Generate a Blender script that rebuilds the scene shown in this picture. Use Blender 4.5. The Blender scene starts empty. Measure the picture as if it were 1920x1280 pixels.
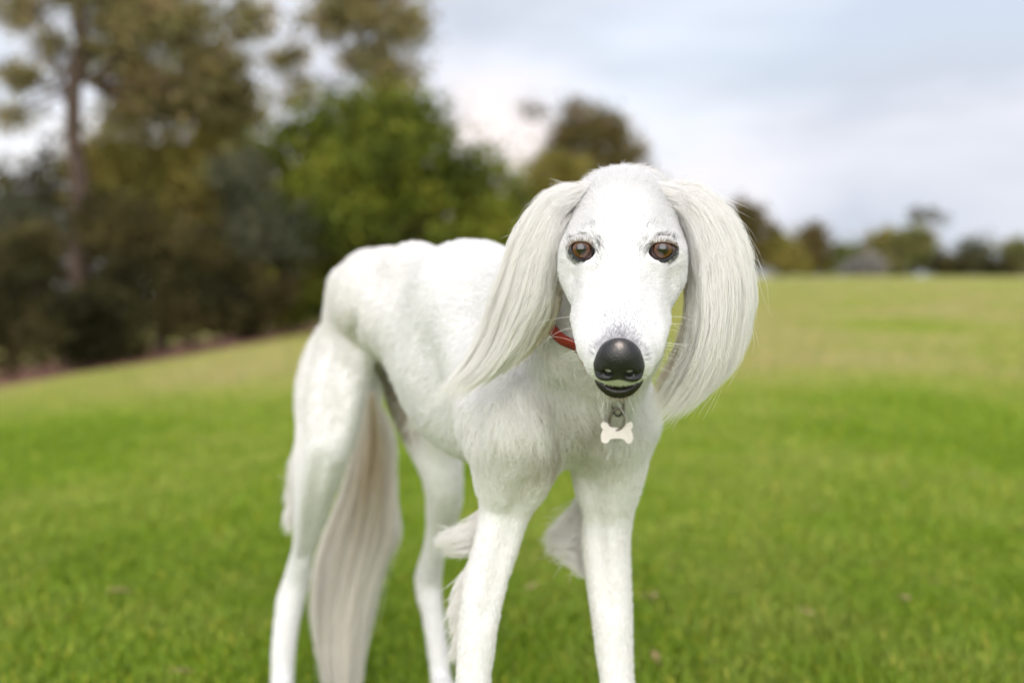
import bpy, math, random
import numpy as np
from mathutils import Vector, Matrix

rng = np.random.default_rng(7)
random.seed(7)
scene = bpy.context.scene
COL = scene.collection

# ------------------------------------------------------------------ camera
CAM_H = 0.61          # lens height above the lawn
FPX = 2400.0          # focal length in photo pixels (45 mm on a 36 mm sensor)
HZ = 555.0            # photo row of the horizon
cam_data = bpy.data.cameras.new('camera')
cam = bpy.data.objects.new('camera', cam_data)
COL.objects.link(cam)
cam.location = (0, 0, CAM_H)
cam.rotation_euler = (math.radians(90), 0, 0)
cam_data.lens = 45.0
cam_data.sensor_width = 36.0
cam_data.shift_y = -(640.0 - HZ) / 1920.0
cam_data.clip_start = 0.05
cam_data.clip_end = 3000
cam_data.dof.use_dof = True
cam_data.dof.focus_distance = 1.035
cam_data.dof.aperture_fstop = 3.4
scene.camera = cam

# ------------------------------------------------------------------ world
SUN_EL, SUN_AZ = math.radians(23), math.radians(190)   # behind the lens, to the left
world = bpy.data.worlds.new('World')
scene.world = world
world.use_nodes = True
wn, wl = world.node_tree.nodes, world.node_tree.links
wn.clear()
w_out = wn.new('ShaderNodeOutputWorld')
sky = wn.new('ShaderNodeTexSky')
sky.sky_type = 'NISHITA'
sky.sun_disc = False
sky.sun_elevation = SUN_EL
sky.sun_rotation = SUN_AZ
bg_sky = wn.new('ShaderNodeBackground'); bg_sky.inputs['Strength'].default_value = 0.08
wl.new(sky.outputs[0], bg_sky.inputs['Color'])
bg_cl = wn.new('ShaderNodeBackground'); bg_cl.inputs['Strength'].default_value = 0.405
tc = wn.new('ShaderNodeTexCoord')
mp = wn.new('ShaderNodeMapping'); mp.inputs['Scale'].default_value = (1.0, 1.0, 2.2)
mp.inputs['Location'].default_value = (4.36, 2.2, 0.38)
wl.new(tc.outputs['Generated'], mp.inputs['Vector'])
def wnoise(scale, detail, rough, dist):
    n = wn.new('ShaderNodeTexNoise')
    n.inputs['Scale'].default_value = scale; n.inputs['Detail'].default_value = detail
    n.inputs['Roughness'].default_value = rough; n.inputs['Distortion'].default_value = dist
    wl.new(mp.outputs[0], n.inputs['Vector'])
    return n
def wramp(src, stops):
    r = wn.new('ShaderNodeValToRGB')
    el = r.color_ramp.elements
    el[0].position, el[0].color = stops[0][0], stops[0][1]
    el[1].position, el[1].color = stops[1][0], stops[1][1]
    for p_, c_ in stops[2:]:
        e = el.new(p_); e.color = c_
    wl.new(src, r.inputs[0])
    return r
n1 = wnoise(2.9, 4, 0.48, 0.35)
cloud_col = wramp(n1.outputs['Fac'], [(0.36, (0.61, 0.655, 0.75, 1)), (0.64, (1.04, 0.945, 0.92, 1)), (0.50, (0.83, 0.845, 0.92, 1))])
wl.new(cloud_col.outputs[0], bg_cl.inputs['Color'])
n2 = wnoise(2.3, 4, 0.5, 0.2)
cover = wramp(n2.outputs['Fac'], [(0.30, (0.80, 0.80, 0.80, 1)), (0.55, (1, 1, 1, 1))])
mixw = wn.new('ShaderNodeMixShader')
wl.new(cover.outputs[0], mixw.inputs['Fac'])
wl.new(bg_sky.outputs[0], mixw.inputs[1]); wl.new(bg_cl.outputs[0], mixw.inputs[2])
wl.new(mixw.outputs[0], w_out.inputs['Surface'])

# ------------------------------------------------------------------ sun behind thin cloud
sd = bpy.data.lights.new('sun', 'SUN')
sd.energy = 1.35
sd.angle = math.radians(75)
sd.color = (1.0, 0.975, 0.95)
sun = bpy.data.objects.new('sun', sd)
COL.objects.link(sun)
# azimuth 180 deg = straight behind the camera (light travels towards +Y)
sdir = Vector((math.sin(SUN_AZ) * math.cos(SUN_EL), math.cos(SUN_AZ) * math.cos(SUN_EL), math.sin(SUN_EL)))
sun.rotation_euler = sdir.to_track_quat('Z', 'Y').to_euler()

scene.view_settings.view_transform = 'Standard'
scene.view_settings.look = 'None'
scene.view_settings.exposure = 1.43
scene.view_settings.gamma = 1.0
scene.view_settings.use_curve_mapping = False
scene.render.engine = 'CYCLES'
scene.cycles_curves.shape = 'RIBBONS'
scene.cycles_curves.subdivisions = 1
scene.cycles.use_adaptive_sampling = True
scene.cycles.adaptive_threshold = 0.03
scene.cycles.max_bounces = 6
scene.cycles.transmission_bounces = 6
scene.cycles.glossy_bounces = 3
scene.cycles.diffuse_bounces = 5
scene.cycles.transparent_max_bounces = 8

# ------------------------------------------------------------------ helpers
def P(px, py, d):
    """real point that stands d metres in front of the lens at photo column px, row py"""
    return np.array([(px - 960.0) * d / FPX, d, CAM_H - (py - HZ) * d / FPX])

def nrm(v):
    v = np.asarray(v, float)
    return v / (np.linalg.norm(v, axis=-1, keepdims=True) + 1e-12)

def new_mesh(name, verts, faces, mat, parent=None, smooth=True, link=True):
    me = bpy.data.meshes.new(name)
    verts = np.ascontiguousarray(verts, np.float32)
    if isinstance(faces, np.ndarray):
        n = faces.shape[1]
        me.vertices.add(len(verts)); me.vertices.foreach_set('co', verts.ravel())
        me.loops.add(faces.size); me.loops.foreach_set('vertex_index', np.ascontiguousarray(faces, np.int32).ravel())
        me.polygons.add(len(faces))
        me.polygons.foreach_set('loop_start', np.arange(0, faces.size, n, dtype=np.int32))
        me.update(calc_edges=True)
    else:
        me.from_pydata(verts.tolist(), [], faces); me.update()
    if smooth:
        me.polygons.foreach_set('use_smooth', np.ones(len(me.polygons), bool))
    if mat is not None:
        me.materials.append(mat)
    ob = bpy.data.objects.new(name, me)
    COL.objects.link(ob)
    if parent is not None:
        ob.parent = parent
    return ob

def empty(name, loc=(0, 0, 0)):
    o = bpy.data.objects.new(name, None)
    o.location = loc; o.empty_display_size = 0.1
    COL.objects.link(o)
    return o

def tag(o, label=None, cat=None, group=None, kind=None):
    if label: o['label'] = label
    if cat: o['category'] = cat
    if group: o['group'] = group
    if kind: o['kind'] = kind
    return o

def attach(ch, parent):
    """child keeps its world coordinates under an Empty that is moved only"""
    ch.parent = parent
    ch.matrix_parent_inverse = Matrix.Translation(-Vector(parent.location))

class Mat:
    def __init__(self, name):
        self.m = bpy.data.materials.new(name); self.m.use_nodes = True
        self.n = self.m.node_tree.nodes; self.l = self.m.node_tree.links
        self.b = self.n['Principled BSDF']; self.out = self.n['Material Output']
    def node(self, t, **kw):
        nd = self.n.new(t)
        for k, v in kw.items():
            if k in nd.inputs: nd.inputs[k].default_value = v
            else: setattr(nd, k, v)
        return nd
    def link(self, a, b): self.l.new(a, b)
    def noise(self, scale, detail=3, rough=0.5, dist=0.0, coord='Object'):
        t = self.n.new('ShaderNodeTexCoord')
        nz = self.node('ShaderNodeTexNoise', Scale=scale, Detail=detail, Roughness=rough, Distortion=dist)
        self.link(t.outputs[coord], nz.inputs['Vector'])
        return nz
    def ramp(self, src, stops):
        r = self.n.new('ShaderNodeValToRGB'); el = r.color_ramp.elements
        for i, (p_, c_) in enumerate(stops):
            e = el[i] if i < 2 else el.new(p_)
            e.position = p_; e.color = tuple(c_) + (1,)
        self.link(src, r.inputs[0]); return r
    def mix(self, fac, a, b, mode='MIX'):
        mx = self.n.new('ShaderNodeMix'); mx.data_type = 'RGBA'; mx.blend_type = mode
        for sock, v in ((mx.inputs[0], fac), (mx.inputs[6], a), (mx.inputs[7], b)):
            if hasattr(v, 'is_output'): self.link(v, sock)
            elif isinstance(v, (int, float)): sock.default_value = v
            else: sock.default_value = tuple(v) + (1,)
        return mx.outputs[2]
    def bump(self, src, strength, dist):
        b = self.node('ShaderNodeBump', Strength=strength, Distance=dist)
        self.link(src, b.inputs['Height']); self.link(b.outputs[0], self.b.inputs['Normal'])

def simple_mat(name, col, rough=0.6, spec=0.4, noise_scale=None, var=0.15, bump=0.0, bdist=0.001):
    M = Mat(name)
    M.b.inputs['Roughness'].default_value = rough
    M.b.inputs['Specular IOR Level'].default_value = spec
    if noise_scale:
        nz = M.noise(noise_scale, 4, 0.55)
        lo = [c * (1 - var) for c in col]; hi = [min(1, c * (1 + var)) for c in col]
        M.link(M.ramp(nz.outputs['Fac'], [(0.3, lo), (0.7, hi)]).outputs[0], M.b.inputs['Base Color'])
        if bump: M.bump(nz.outputs['Fac'], bump, bdist)
    else:
        M.b.inputs['Base Color'].default_value = tuple(col) + (1,)
    return M.m

# ---- implicit surfaces: smooth unions of tapered capsules and ellipsoids, meshed by surface nets
def rc(a, b, ra, rb, k=0.02, sq=None):
    return ('rc', np.array(a, float), np.array(b, float), ra, rb, k, sq)
def el(c, semi, R, k=0.02):
    return ('el', np.array(c, float), np.array(semi, float), np.array(R, float), None, k, None)
def sph(c, r, k=0.01):
    return el(c, (r, r, r), np.eye(3), k)

def chain_prim(pts, k=0.03, n=None, sq=None):
    """smooth tapered limb through (x, y, z, r) points, joined without bulges"""
    pts = np.asarray(pts, float)
    q = catmull(pts, n or (len(pts) - 1) * 4 + 1)
    return ('ch', q[:, :3], q[:, 3], None, None, k, sq)

def prim_d(pr, p):
    if pr[0] == 'ch':
        d = None
        for i in range(len(pr[1]) - 1):
            e = prim_d(('rc', pr[1][i], pr[1][i + 1], pr[2][i], pr[2][i + 1], 0, None), p)
            d = e if d is None else np.minimum(d, e)
        return d
    if pr[0] == 'rc':
        a, b, ra, rb, sq = pr[1], pr[2], pr[3], pr[4], pr[6]
        if sq is not None:
            n, f = sq
            n = np.asarray(n, np.float32)
            p = p + ((f - 1) * ((p - a) @ n))[..., None] * n
            b = b + (f - 1) * np.dot(b - a, n) * n
        ab = b - a
        t = np.clip(((p - a) @ ab) / max(1e-12, np.dot(ab, ab)), 0, 1)
        q = p - a - t[..., None] * ab
        return np.sqrt((q * q).sum(-1)) - (ra + (rb - ra) * t)
    c, s, R = pr[1], pr[2], pr[3]
    q = (p - c) @ R.T          # rows of R are the axes
    k0 = np.sqrt(((q / s) ** 2).sum(-1)); k1 = np.sqrt(((q / (s * s)) ** 2).sum(-1))
    return k0 * (k0 - 1) / np.maximum(k1, 1e-6)

def prim_box(pr):
    if pr[0] == 'ch':
        r = pr[2].max()
        return pr[1].min(0) - r, pr[1].max(0) + r
    if pr[0] == 'rc':
        r = max(pr[3], pr[4])
        if pr[6] is not None: r = r * max(1, 1 / pr[6][1])
        return np.minimum(pr[1], pr[2]) - r, np.maximum(pr[1], pr[2]) + r
    r = pr[2].max()
    return pr[1] - r, pr[1] + r

def smin(a, b, k):
    h = np.maximum(k - np.abs(a - b), 0) / k
    return np.minimum(a, b) - h * h * k * 0.25
def smax(a, b, k):
    return -smin(-a, -b, k)

def sdf_points(prims, p, cuts=()):
    d = np.full(p.shape[:-1], 1.0)
    for pr in prims: d = smin(d, prim_d(pr, p), pr[5])
    for pr in cuts: d = smax(d, -prim_d(pr, p), pr[5])
    return d

def sdf_mesh(prims, axes, cuts=()):
    ax = [np.asarray(a, np.float32) for a in axes]
    sh = tuple(len(a) for a in ax)
    D = np.full(sh, 1.0, np.float32)
    for lst, sgn in ((prims, 1), (cuts, -1)):
        for pr in lst:
            lo, hi = prim_box(pr); m = 0.03 + pr[5]
            sl = tuple(slice(int(np.searchsorted(ax[i], lo[i] - m)), int(np.searchsorted(ax[i], hi[i] + m))) for i in range(3))
            sub = [ax[i][sl[i]] for i in range(3)]
            if min(len(s) for s in sub) == 0: continue
            if pr[0] == 'ch':
                dd = np.full(tuple(len(s_) for s_ in sub), 1.0, np.float32)
                for i in range(len(pr[1]) - 1):
                    q = ('rc', pr[1][i], pr[1][i + 1], pr[2][i], pr[2][i + 1], 0, None)
                    l2, h2 = prim_box(q)
                    s2 = tuple(slice(int(np.searchsorted(sub[c], l2[c] - m)), int(np.searchsorted(sub[c], h2[c] + m))) for c in range(3))
                    g = np.stack(np.meshgrid(*[sub[c][s2[c]] for c in range(3)], indexing='ij'), -1)
                    dd[s2] = np.minimum(dd[s2], prim_d(q, g))
            else:
                g = np.stack(np.meshgrid(*sub, indexing='ij'), -1)
                dd = prim_d(pr, g).astype(np.float32)
            D[sl] = smin(D[sl], dd, pr[5]) if sgn > 0 else smax(D[sl], -dd, pr[5])
    return surface_nets(D, ax)

def surface_nets(D, ax):
    ins = D < 0
    nx, ny, nz = D.shape
    cnt = np.zeros((nx - 1, ny - 1, nz - 1), np.int8)
    for i in (0, 1):
        for j in (0, 1):
            for k in (0, 1):
                cnt += ins[i:nx - 1 + i, j:ny - 1 + j, k:nz - 1 + k]
    cells = np.argwhere((cnt > 0) & (cnt < 8))
    idx = -np.ones(cnt.shape, np.int32)
    idx[tuple(cells.T)] = np.arange(len(cells))
    acc = np.zeros((len(cells), 3)); w = np.zeros(len(cells))
    cor = [(i, j, k) for i in (0, 1) for j in (0, 1) for k in (0, 1)]
    def val(c):
        q = cells + np.array(c); return D[tuple(q.T)], np.stack([ax[m][q[:, m]] for m in range(3)], -1)
    V = {c: val(c) for c in cor}
    for c in cor:
        for m in range(3):
            if c[m] == 0:
                e = list(c); e[m] = 1; e = tuple(e)
                d0, p0 = V[c]; d1, p1 = V[e]
                msk = (d0 < 0) != (d1 < 0)
                t = np.where(msk, d0 / np.where(msk, d0 - d1, 1), 0)
                acc += np.where(msk[:, None], p0 + t[:, None] * (p1 - p0), 0); w += msk
    verts = acc / np.maximum(w, 1)[:, None]
    faces = []
    for m in range(3):
        a, b = (m + 1) % 3, (m + 2) % 3
        s0 = [slice(None)] * 3; s1 = [slice(None)] * 3
        s0[m] = slice(0, -1); s1[m] = slice(1, None)
        ch = ins[tuple(s0)] != ins[tuple(s1)]
        q = np.argwhere(ch)
        q = q[(q[:, a] > 0) & (q[:, b] > 0) & (q[:, a] < D.shape[a] - 1) & (q[:, b] < D.shape[b] - 1)]
        flip = ins[tuple(q.T)]
        def cid(da, db):
            r = q.copy(); r[:, a] += da; r[:, b] += db
            return idx[tuple(r.T)]
        f = np.stack([cid(-1, -1), cid(0, -1), cid(0, 0), cid(-1, 0)], -1)
        f[~flip] = f[~flip][:, ::-1]
        faces.append(f)
    return verts, np.concatenate(faces)

def smooth_mesh(v, f, it=2, lam=0.5):
    e = np.concatenate([f[:, [0, 1]], f[:, [1, 2]], f[:, [2, 3]], f[:, [3, 0]]])
    e = np.concatenate([e, e[:, ::-1]])
    deg = np.bincount(e[:, 0], minlength=len(v)).astype(float)
    for _ in range(it):
        s = np.stack([np.bincount(e[:, 0], v[e[:, 1], m], minlength=len(v)) for m in range(3)], -1)
        v = v + lam * (s / np.maximum(deg, 1)[:, None] - v)
    return v

def vert_normals(v, f):
    fn = np.cross(v[f[:, 2]] - v[f[:, 0]], v[f[:, 3]] - v[f[:, 1]])
    n = np.zeros_like(v)
    for j in range(4):
        for m in range(3):
            n[:, m] += np.bincount(f[:, j], fn[:, m], minlength=len(v))
    return nrm(n), np.linalg.norm(fn, axis=1) * 0.5

def axis_list(*segs):
    """grid coordinates with finer spacing where it is needed: (start, end, step), ..."""
    out = []
    for a, b, s in segs:
        out.append(np.arange(round((b - a) / s)) * s + a)
    out.append([segs[-1][1]])
    return np.concatenate(out)

def hair_object(name, pts, rad, mat, parent=None, col=None, kind=None):
    """pts (n, k, 3) strands, rad (n, k) or (k,) radii -> one hair-curves object"""
    n, k, _ = pts.shape
    cu = bpy.data.hair_curves.new(name)
    cu.add_curves([k] * n)
    cu.points.foreach_set('position', np.ascontiguousarray(pts, np.float32).ravel())
    r = np.broadcast_to(rad, (n, k)).astype(np.float32)
    cu.points.foreach_set('radius', np.ascontiguousarray(r).ravel())
    if col is not None:
        at = cu.attributes.new('tint', 'FLOAT_COLOR', 'CURVE')
        c4 = np.ones((n, 4), np.float32); c4[:, :3] = col
        at.data.foreach_set('color', c4.ravel())
    cu.materials.append(mat)
    ob = bpy.data.objects.new(name, cu)
    COL.objects.link(ob)
    if parent is not None: ob.parent = parent
    if kind: ob['kind'] = kind
    return ob

def catmull(pts, n):
    pts = np.asarray(pts, float); m = len(pts)
    q = np.concatenate([[2 * pts[0] - pts[1]], pts, [2 * pts[-1] - pts[-2]]])
    t = np.linspace(0, m - 1 - 1e-9, n); i = t.astype(int); f = (t - i)[:, None]
    p0, p1, p2, p3 = q[i], q[i + 1], q[i + 2], q[i + 3]
    return 0.5 * (2 * p1 + (p2 - p0) * f + (2 * p0 - 5 * p1 + 4 * p2 - p3) * f ** 2 + (3 * p1 - p0 - 3 * p2 + p3) * f ** 3)

def tube(pts, rad, seg=8, closed=False):
    pts = np.asarray(pts, float); n = len(pts)
    rad = np.broadcast_to(rad, (n,))
    tan = nrm(np.roll(pts, -1, 0) - np.roll(pts, 1, 0)) if closed else nrm(np.gradient(pts, axis=0))
    ref = np.array([0.13, 0.2, 0.97]); V = []
    u = nrm(np.cross(tan[0], ref))
    for i in range(n):
        u = nrm(u - tan[i] * np.dot(u, tan[i])); w = np.cross(tan[i], u)
        a = np.arange(seg) * 2 * math.pi / seg
        V.append(pts[i] + rad[i] * (np.cos(a)[:, None] * u + np.sin(a)[:, None] * w))
    V = np.concatenate(V); F = []
    for i in range(n if closed else n - 1):
        j = (i + 1) % n
        for s in range(seg):
            F.append([i * seg + s, i * seg + (s + 1) % seg, j * seg + (s + 1) % seg, j * seg + s])
    if not closed:
        F.append(list(range(seg))[::-1]); F.append([(n - 1) * seg + s for s in range(seg)])
    return V, F

def frame_rows(f, up=(0, 0, 1)):
    """rows: forward, side, up"""
    f = nrm(f); s = nrm(np.cross(f, up)); u = np.cross(s, f)
    return np.array([f, s, u])
# ================================================================== the park
def sp(v): return np.log1p(np.exp(np.clip(2.0 * v, -60, 60))) / 2.0
def ground_z(x, y):
    x = np.asarray(x, float); y = np.asarray(y, float)
    t = np.clip((y - 2.0) / 9.0, 0, 1); t = t * t * (3 - 2 * t)
    z = .0075 * np.clip(y, 0, 75) + 1.13 * np.tanh(sp(x) / 7.0) * np.clip(y, 0, 75) / 70 - .145 * sp(-np.maximum(x, -14) - 2.0)
    z = z + .05 * np.sin(x * .21 + .7) * np.sin(y * .13)
    crest = np.clip((y - 72) / 60, 0, 1)
    return z * t - 1.5 * crest * crest - .004
def ground_hit(px, row, d0=3.0, d1=120.0):
    d = np.linspace(d0, d1, 3000); x = (px - 960) * d / FPX; z = CAM_H - (row - HZ) * d / FPX
    below = z <= ground_z(x, d)
    return d[np.argmax(below)] if below.any() else d1
BED_PX = np.array([-900, -400, 0, 150, 260, 400, 500, 560, 700, 900])
BED_ROW = np.array([860, 800, 728, 702, 686, 660, 642, 630, 612, 596])
bed_d = np.array([ground_hit(a, b) for a, b in zip(BED_PX, BED_ROW)])
bed_x = (BED_PX - 960) * bed_d / FPX
def in_bed(x, y):
    px = np.asarray(x) / np.maximum(y, .1) * FPX + 960
    return (px < 900) & (y > np.interp(px, BED_PX, bed_d)) & (y > 4)

def lawn_colour(M, blades):
    g = M.n.new('ShaderNodeNewGeometry')
    mp_ = M.node('ShaderNodeMapping'); mp_.inputs['Scale'].default_value = (1.0, .45, 0.0)
    M.link(g.outputs['Position'], mp_.inputs['Vector'])
    n1 = M.node('ShaderNodeTexNoise', Scale=.55, Detail=5.0, Roughness=.6); M.link(mp_.outputs[0], n1.inputs['Vector'])
    n2 = M.node('ShaderNodeTexNoise', Scale=6.0, Detail=4.0, Roughness=.65); M.link(mp_.outputs[0], n2.inputs['Vector'])
    # turf colour shifts with distance: greener near the dog, paler and yellower beyond
    sx = M.n.new('ShaderNodeSeparateXYZ'); M.link(g.outputs['Position'], sx.inputs[0])
    mr = M.node('ShaderNodeMapRange'); mr.inputs['From Min'].default_value = 5.0; mr.inputs['From Max'].default_value = 9.0
    mr.inputs['To Min'].default_value = -.07; mr.inputs['To Max'].default_value = .16
    M.link(sx.outputs[1], mr.inputs['Value'])
    a1 = M.node('ShaderNodeMath', operation='ADD'); M.link(n1.outputs['Fac'], a1.inputs[0]); M.link(mr.outputs[0], a1.inputs[1])
    a2 = M.node('ShaderNodeMath', operation='MULTIPLY_ADD'); M.link(n2.outputs['Fac'], a2.inputs[0]); a2.inputs[1].default_value = .35; M.link(a1.outputs[0], a2.inputs[2])
    r = M.ramp(a2.outputs[0], [(.34, (.160, .262, .013)), (.56, (.24, .355, .026)), (.74, (.36, .42, .08)), (.92, (.46, .44, .17))])
    return r.outputs[0]
def grass_mat():
    M = Mat('grass_blade')
    c = lawn_colour(M, True)
    at = M.node('ShaderNodeAttribute', attribute_name='tint')
    col = M.mix(1.0, c, at.outputs['Color'], 'MULTIPLY')
    M.link(col, M.b.inputs['Base Color']); M.b.inputs['Roughness'].default_value = .5
    M.b.inputs['Specular IOR Level'].default_value = .3
    tr = M.n.new('ShaderNodeBsdfTranslucent'); M.link(col, tr.inputs['Color'])
    mx = M.node('ShaderNodeMixShader', Fac=.45); M.link(M.b.outputs[0], mx.inputs[1]); M.link(tr.outputs[0], mx.inputs[2])
    M.link(mx.outputs[0], M.out.inputs['Surface'])
    return M.m
def lawn_mat():
    M = Mat('lawn_turf')
    c = lawn_colour(M, False)
    n = M.noise(30, 4, .6)
    M.link(M.mix(1.0, c, M.ramp(n.outputs['Fac'], [(.3, (.62, .58, .5)), (.7, (.95, .95, .95))]).outputs[0], 'MULTIPLY'), M.b.inputs['Base Color'])
    M.b.inputs['Roughness'].default_value = .9; M.b.inputs['Specular IOR Level'].default_value = .1
    M.bump(n.outputs['Fac'], .6, .03)
    return M.m

# ground sheet out to the horizon
gx = np.concatenate([np.linspace(-700, -60, 14)[:-1], np.linspace(-60, 60, 121), np.linspace(60, 700, 14)[1:]])
gy = np.concatenate([np.linspace(-60, 0, 13)[:-1], np.linspace(0, 130, 131), np.linspace(130, 1500, 20)[1:]])
X, Y = np.meshgrid(gx, gy, indexing='ij')
gv = np.stack([X, Y, ground_z(X, Y)], -1).reshape(-1, 3)
ny_ = len(gy); ii, jj = np.meshgrid(np.arange(len(gx) - 1), np.arange(ny_ - 1), indexing='ij')
a_ = (ii * ny_ + jj).ravel()
lawn = new_mesh('lawn', gv, np.stack([a_, a_ + ny_, a_ + ny_ + 1, a_ + 1], -1), lawn_mat())
tag(lawn, kind='structure')

# planting bed of bark mulch under the trees
MULCH = simple_mat('bark_mulch', (.22, .115, .085), .9, .1, 9, .45, .8, .05)
mv, mf = [], []
cols = np.linspace(-900, 900, 73); K = 26
for px in cols:
    d0 = np.interp(px, BED_PX, bed_d)
    for k in range(K):
        d = d0 + .25 * math.sin(px * .05) + k * .75; x = (px - 960) * d / FPX
        mv.append((x, d, float(ground_z(x, d)) + (-.03 if k == 0 else .035 + .02 * math.sin(px * .3 + k * 1.7))))
for i in range(len(cols) - 1):
    for k in range(K - 1):
        a = i * K + k; mf.append([a, a + K, a + K + 1, a + 1])
bed = new_mesh('mulch_bed', mv, mf, MULCH); tag(bed, kind='structure')

# grass blades: dense short turf, coarser with distance
def grass(n):
    u = rng.random(n)
    y = np.where(u < .2, np.sqrt(1.55 ** 2 + rng.random(n) * (3.0 ** 2 - 1.55 ** 2)), 3.0 * np.exp(rng.random(n) * math.log(20)))
    x = y * rng.uniform(-.52, .52, n)
    m = 75000                                   # the turf the dog stands on
    x = np.concatenate([x, rng.uniform(-2.4, 2.4, m)]); y = np.concatenate([y, rng.uniform(.35, 3.2, m)])
    ok = ~in_bed(x, y); x, y = x[ok], y[ok]; n = len(x)
    z = ground_z(x, y)
    h = rng.uniform(.016, .038, n) * (1 + .25 * np.sin(x * 3.1 + y * 1.3) * np.sin(y * 2.2 - x)) * (1 + np.clip(y - 6, 0, 30) * .012)
    w = (.0016 + .00042 * y) * rng.uniform(.7, 1.3, n)
    az = rng.random(n) * 2 * math.pi; lean = rng.uniform(.1, .9, n)
    b = np.stack([x, y, z], -1)
    dx = np.stack([np.cos(az), np.sin(az), 0 * az], -1); sd_ = np.stack([-np.sin(az), np.cos(az), 0 * az], -1)
    up = np.array([0, 0, 1.0])
    m = b + up * (h * .6)[:, None] + dx * (h * lean * .3)[:, None]
    t = b + up * (h * (1 - .25 * lean))[:, None] + dx * (h * lean)[:, None]
    V = np.stack([b - sd_ * w[:, None], b + sd_ * w[:, None], m + sd_ * (w * .8)[:, None], m - sd_ * (w * .8)[:, None], t], 1)
    o = (np.arange(n) * 5)[:, None]
    F = np.concatenate([o + [0, 1, 2], o + [0, 2, 3], o + [3, 2, 4]]).astype(np.int32)
    ob = new_mesh('grass', V.reshape(-1, 3), F, grass_mat(), smooth=False)
    v = rng.uniform(.78, 1.25, n)[:, None]; c = np.ones((n, 3)) * v
    dry = rng.random(n) < .07
    c[dry] *= np.array([1.9, 1.35, 1.8])
    c4 = np.ones((n, 5, 4), np.float32); c4[:, :, :3] = c[:, None]
    ob.data.color_attributes.new('tint', 'FLOAT_COLOR', 'POINT').data.foreach_set('color', c4.ravel())
    tag(ob, 'short green lawn grass with paler dry blades', 'grass', kind='stuff')
grass(270000)

# fallen leaves and dry straw lying in the turf near the dog
lv_, lf_ = [], []
for i in range(90):
    y = rng.uniform(1.9, 6.5); x = y * rng.uniform(-.45, .45); z = float(ground_z(x, y)) + rng.uniform(.02, .035)
    a = rng.random() * 6.28; L = rng.uniform(.012, .035); w_ = L * rng.uniform(.15, .35)
    d = np.array([math.cos(a), math.sin(a), rng.uniform(-.2, .3)]); s_ = np.array([-math.sin(a), math.cos(a), rng.uniform(-.3, .3)])
    c = np.array([x, y, z]); k = len(lv_)
    lv_ += [c - d * L, c + s_ * w_ + [0, 0, .003], c + d * L, c - s_ * w_ + [0, 0, .003]]; lf_.append([k, k + 1, k + 2, k + 3])
lo = new_mesh('leaf_litter', lv_, lf_, simple_mat('dry_leaf', (.30, .22, .10), .7, .2, 40, .4)); tag(lo, 'scattered dry leaves and straw in the lawn', 'leaf litter', kind='stuff')

# ------------------------------------------------------------------ trees and shrubs
def leaf_mat(name, lo, hi, warm):
    M = Mat(name)
    at = M.node('ShaderNodeAttribute', attribute_name='tint')
    n = M.noise(.8, 3, .6)
    c = M.ramp(n.outputs['Fac'], [(.38, lo), (.52, hi), (.68, warm)]).outputs[0]
    col = M.mix(1.0, c, at.outputs['Color'], 'MULTIPLY')
    M.link(col, M.b.inputs['Base Color']); M.b.inputs['Roughness'].default_value = .6; M.b.inputs['Specular IOR Level'].default_value = .08
    tr = M.n.new('ShaderNodeBsdfTranslucent'); M.link(col, tr.inputs['Color'])
    mx = M.node('ShaderNodeMixShader', Fac=.3); M.link(M.b.outputs[0], mx.inputs[1]); M.link(tr.outputs[0], mx.inputs[2])
    M.link(mx.outputs[0], M.out.inputs['Surface'])
    return M.m
LEAF = {'gum': leaf_mat('gum_leaf', (0.19, 0.172, 0.072), (0.275, 0.240, 0.10), (0.38, 0.29, 0.15)),
        'olive': leaf_mat('olive_leaf', (0.200, 0.180, 0.045), (0.280, 0.245, 0.060), (0.330, 0.260, 0.085)),
        'green': leaf_mat('bright_green_leaf', (0.075, 0.095, 0.018), (0.165, 0.195, 0.028), (0.30, 0.31, 0.045)),
        'dark': leaf_mat('dark_green_leaf', (.030, .028, .012), (.066, .060, .022), (.140, .115, .042)),
        'grey': leaf_mat('grey_green_leaf', (0.084, 0.090, 0.053), (0.129, 0.134, 0.081), (0.154, 0.147, 0.091)),
        'conifer': leaf_mat('brown_green_needles', (0.105, 0.091, 0.034), (0.154, 0.122, 0.045), (0.199, 0.134, 0.056)),
        'far': leaf_mat('far_green_leaf', (0.140, 0.153, 0.056), (0.199, 0.195, 0.066), (0.258, 0.217, 0.083)),
        'pale': leaf_mat('pale_grey_leaf', (0.22, 0.205, 0.195), (0.30, 0.28, 0.27), (0.27, 0.24, 0.21))}
BARK = simple_mat('grey_brown_bark', (.085, .062, .048), .9, .1, 6, .5, .8, .03)
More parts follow.
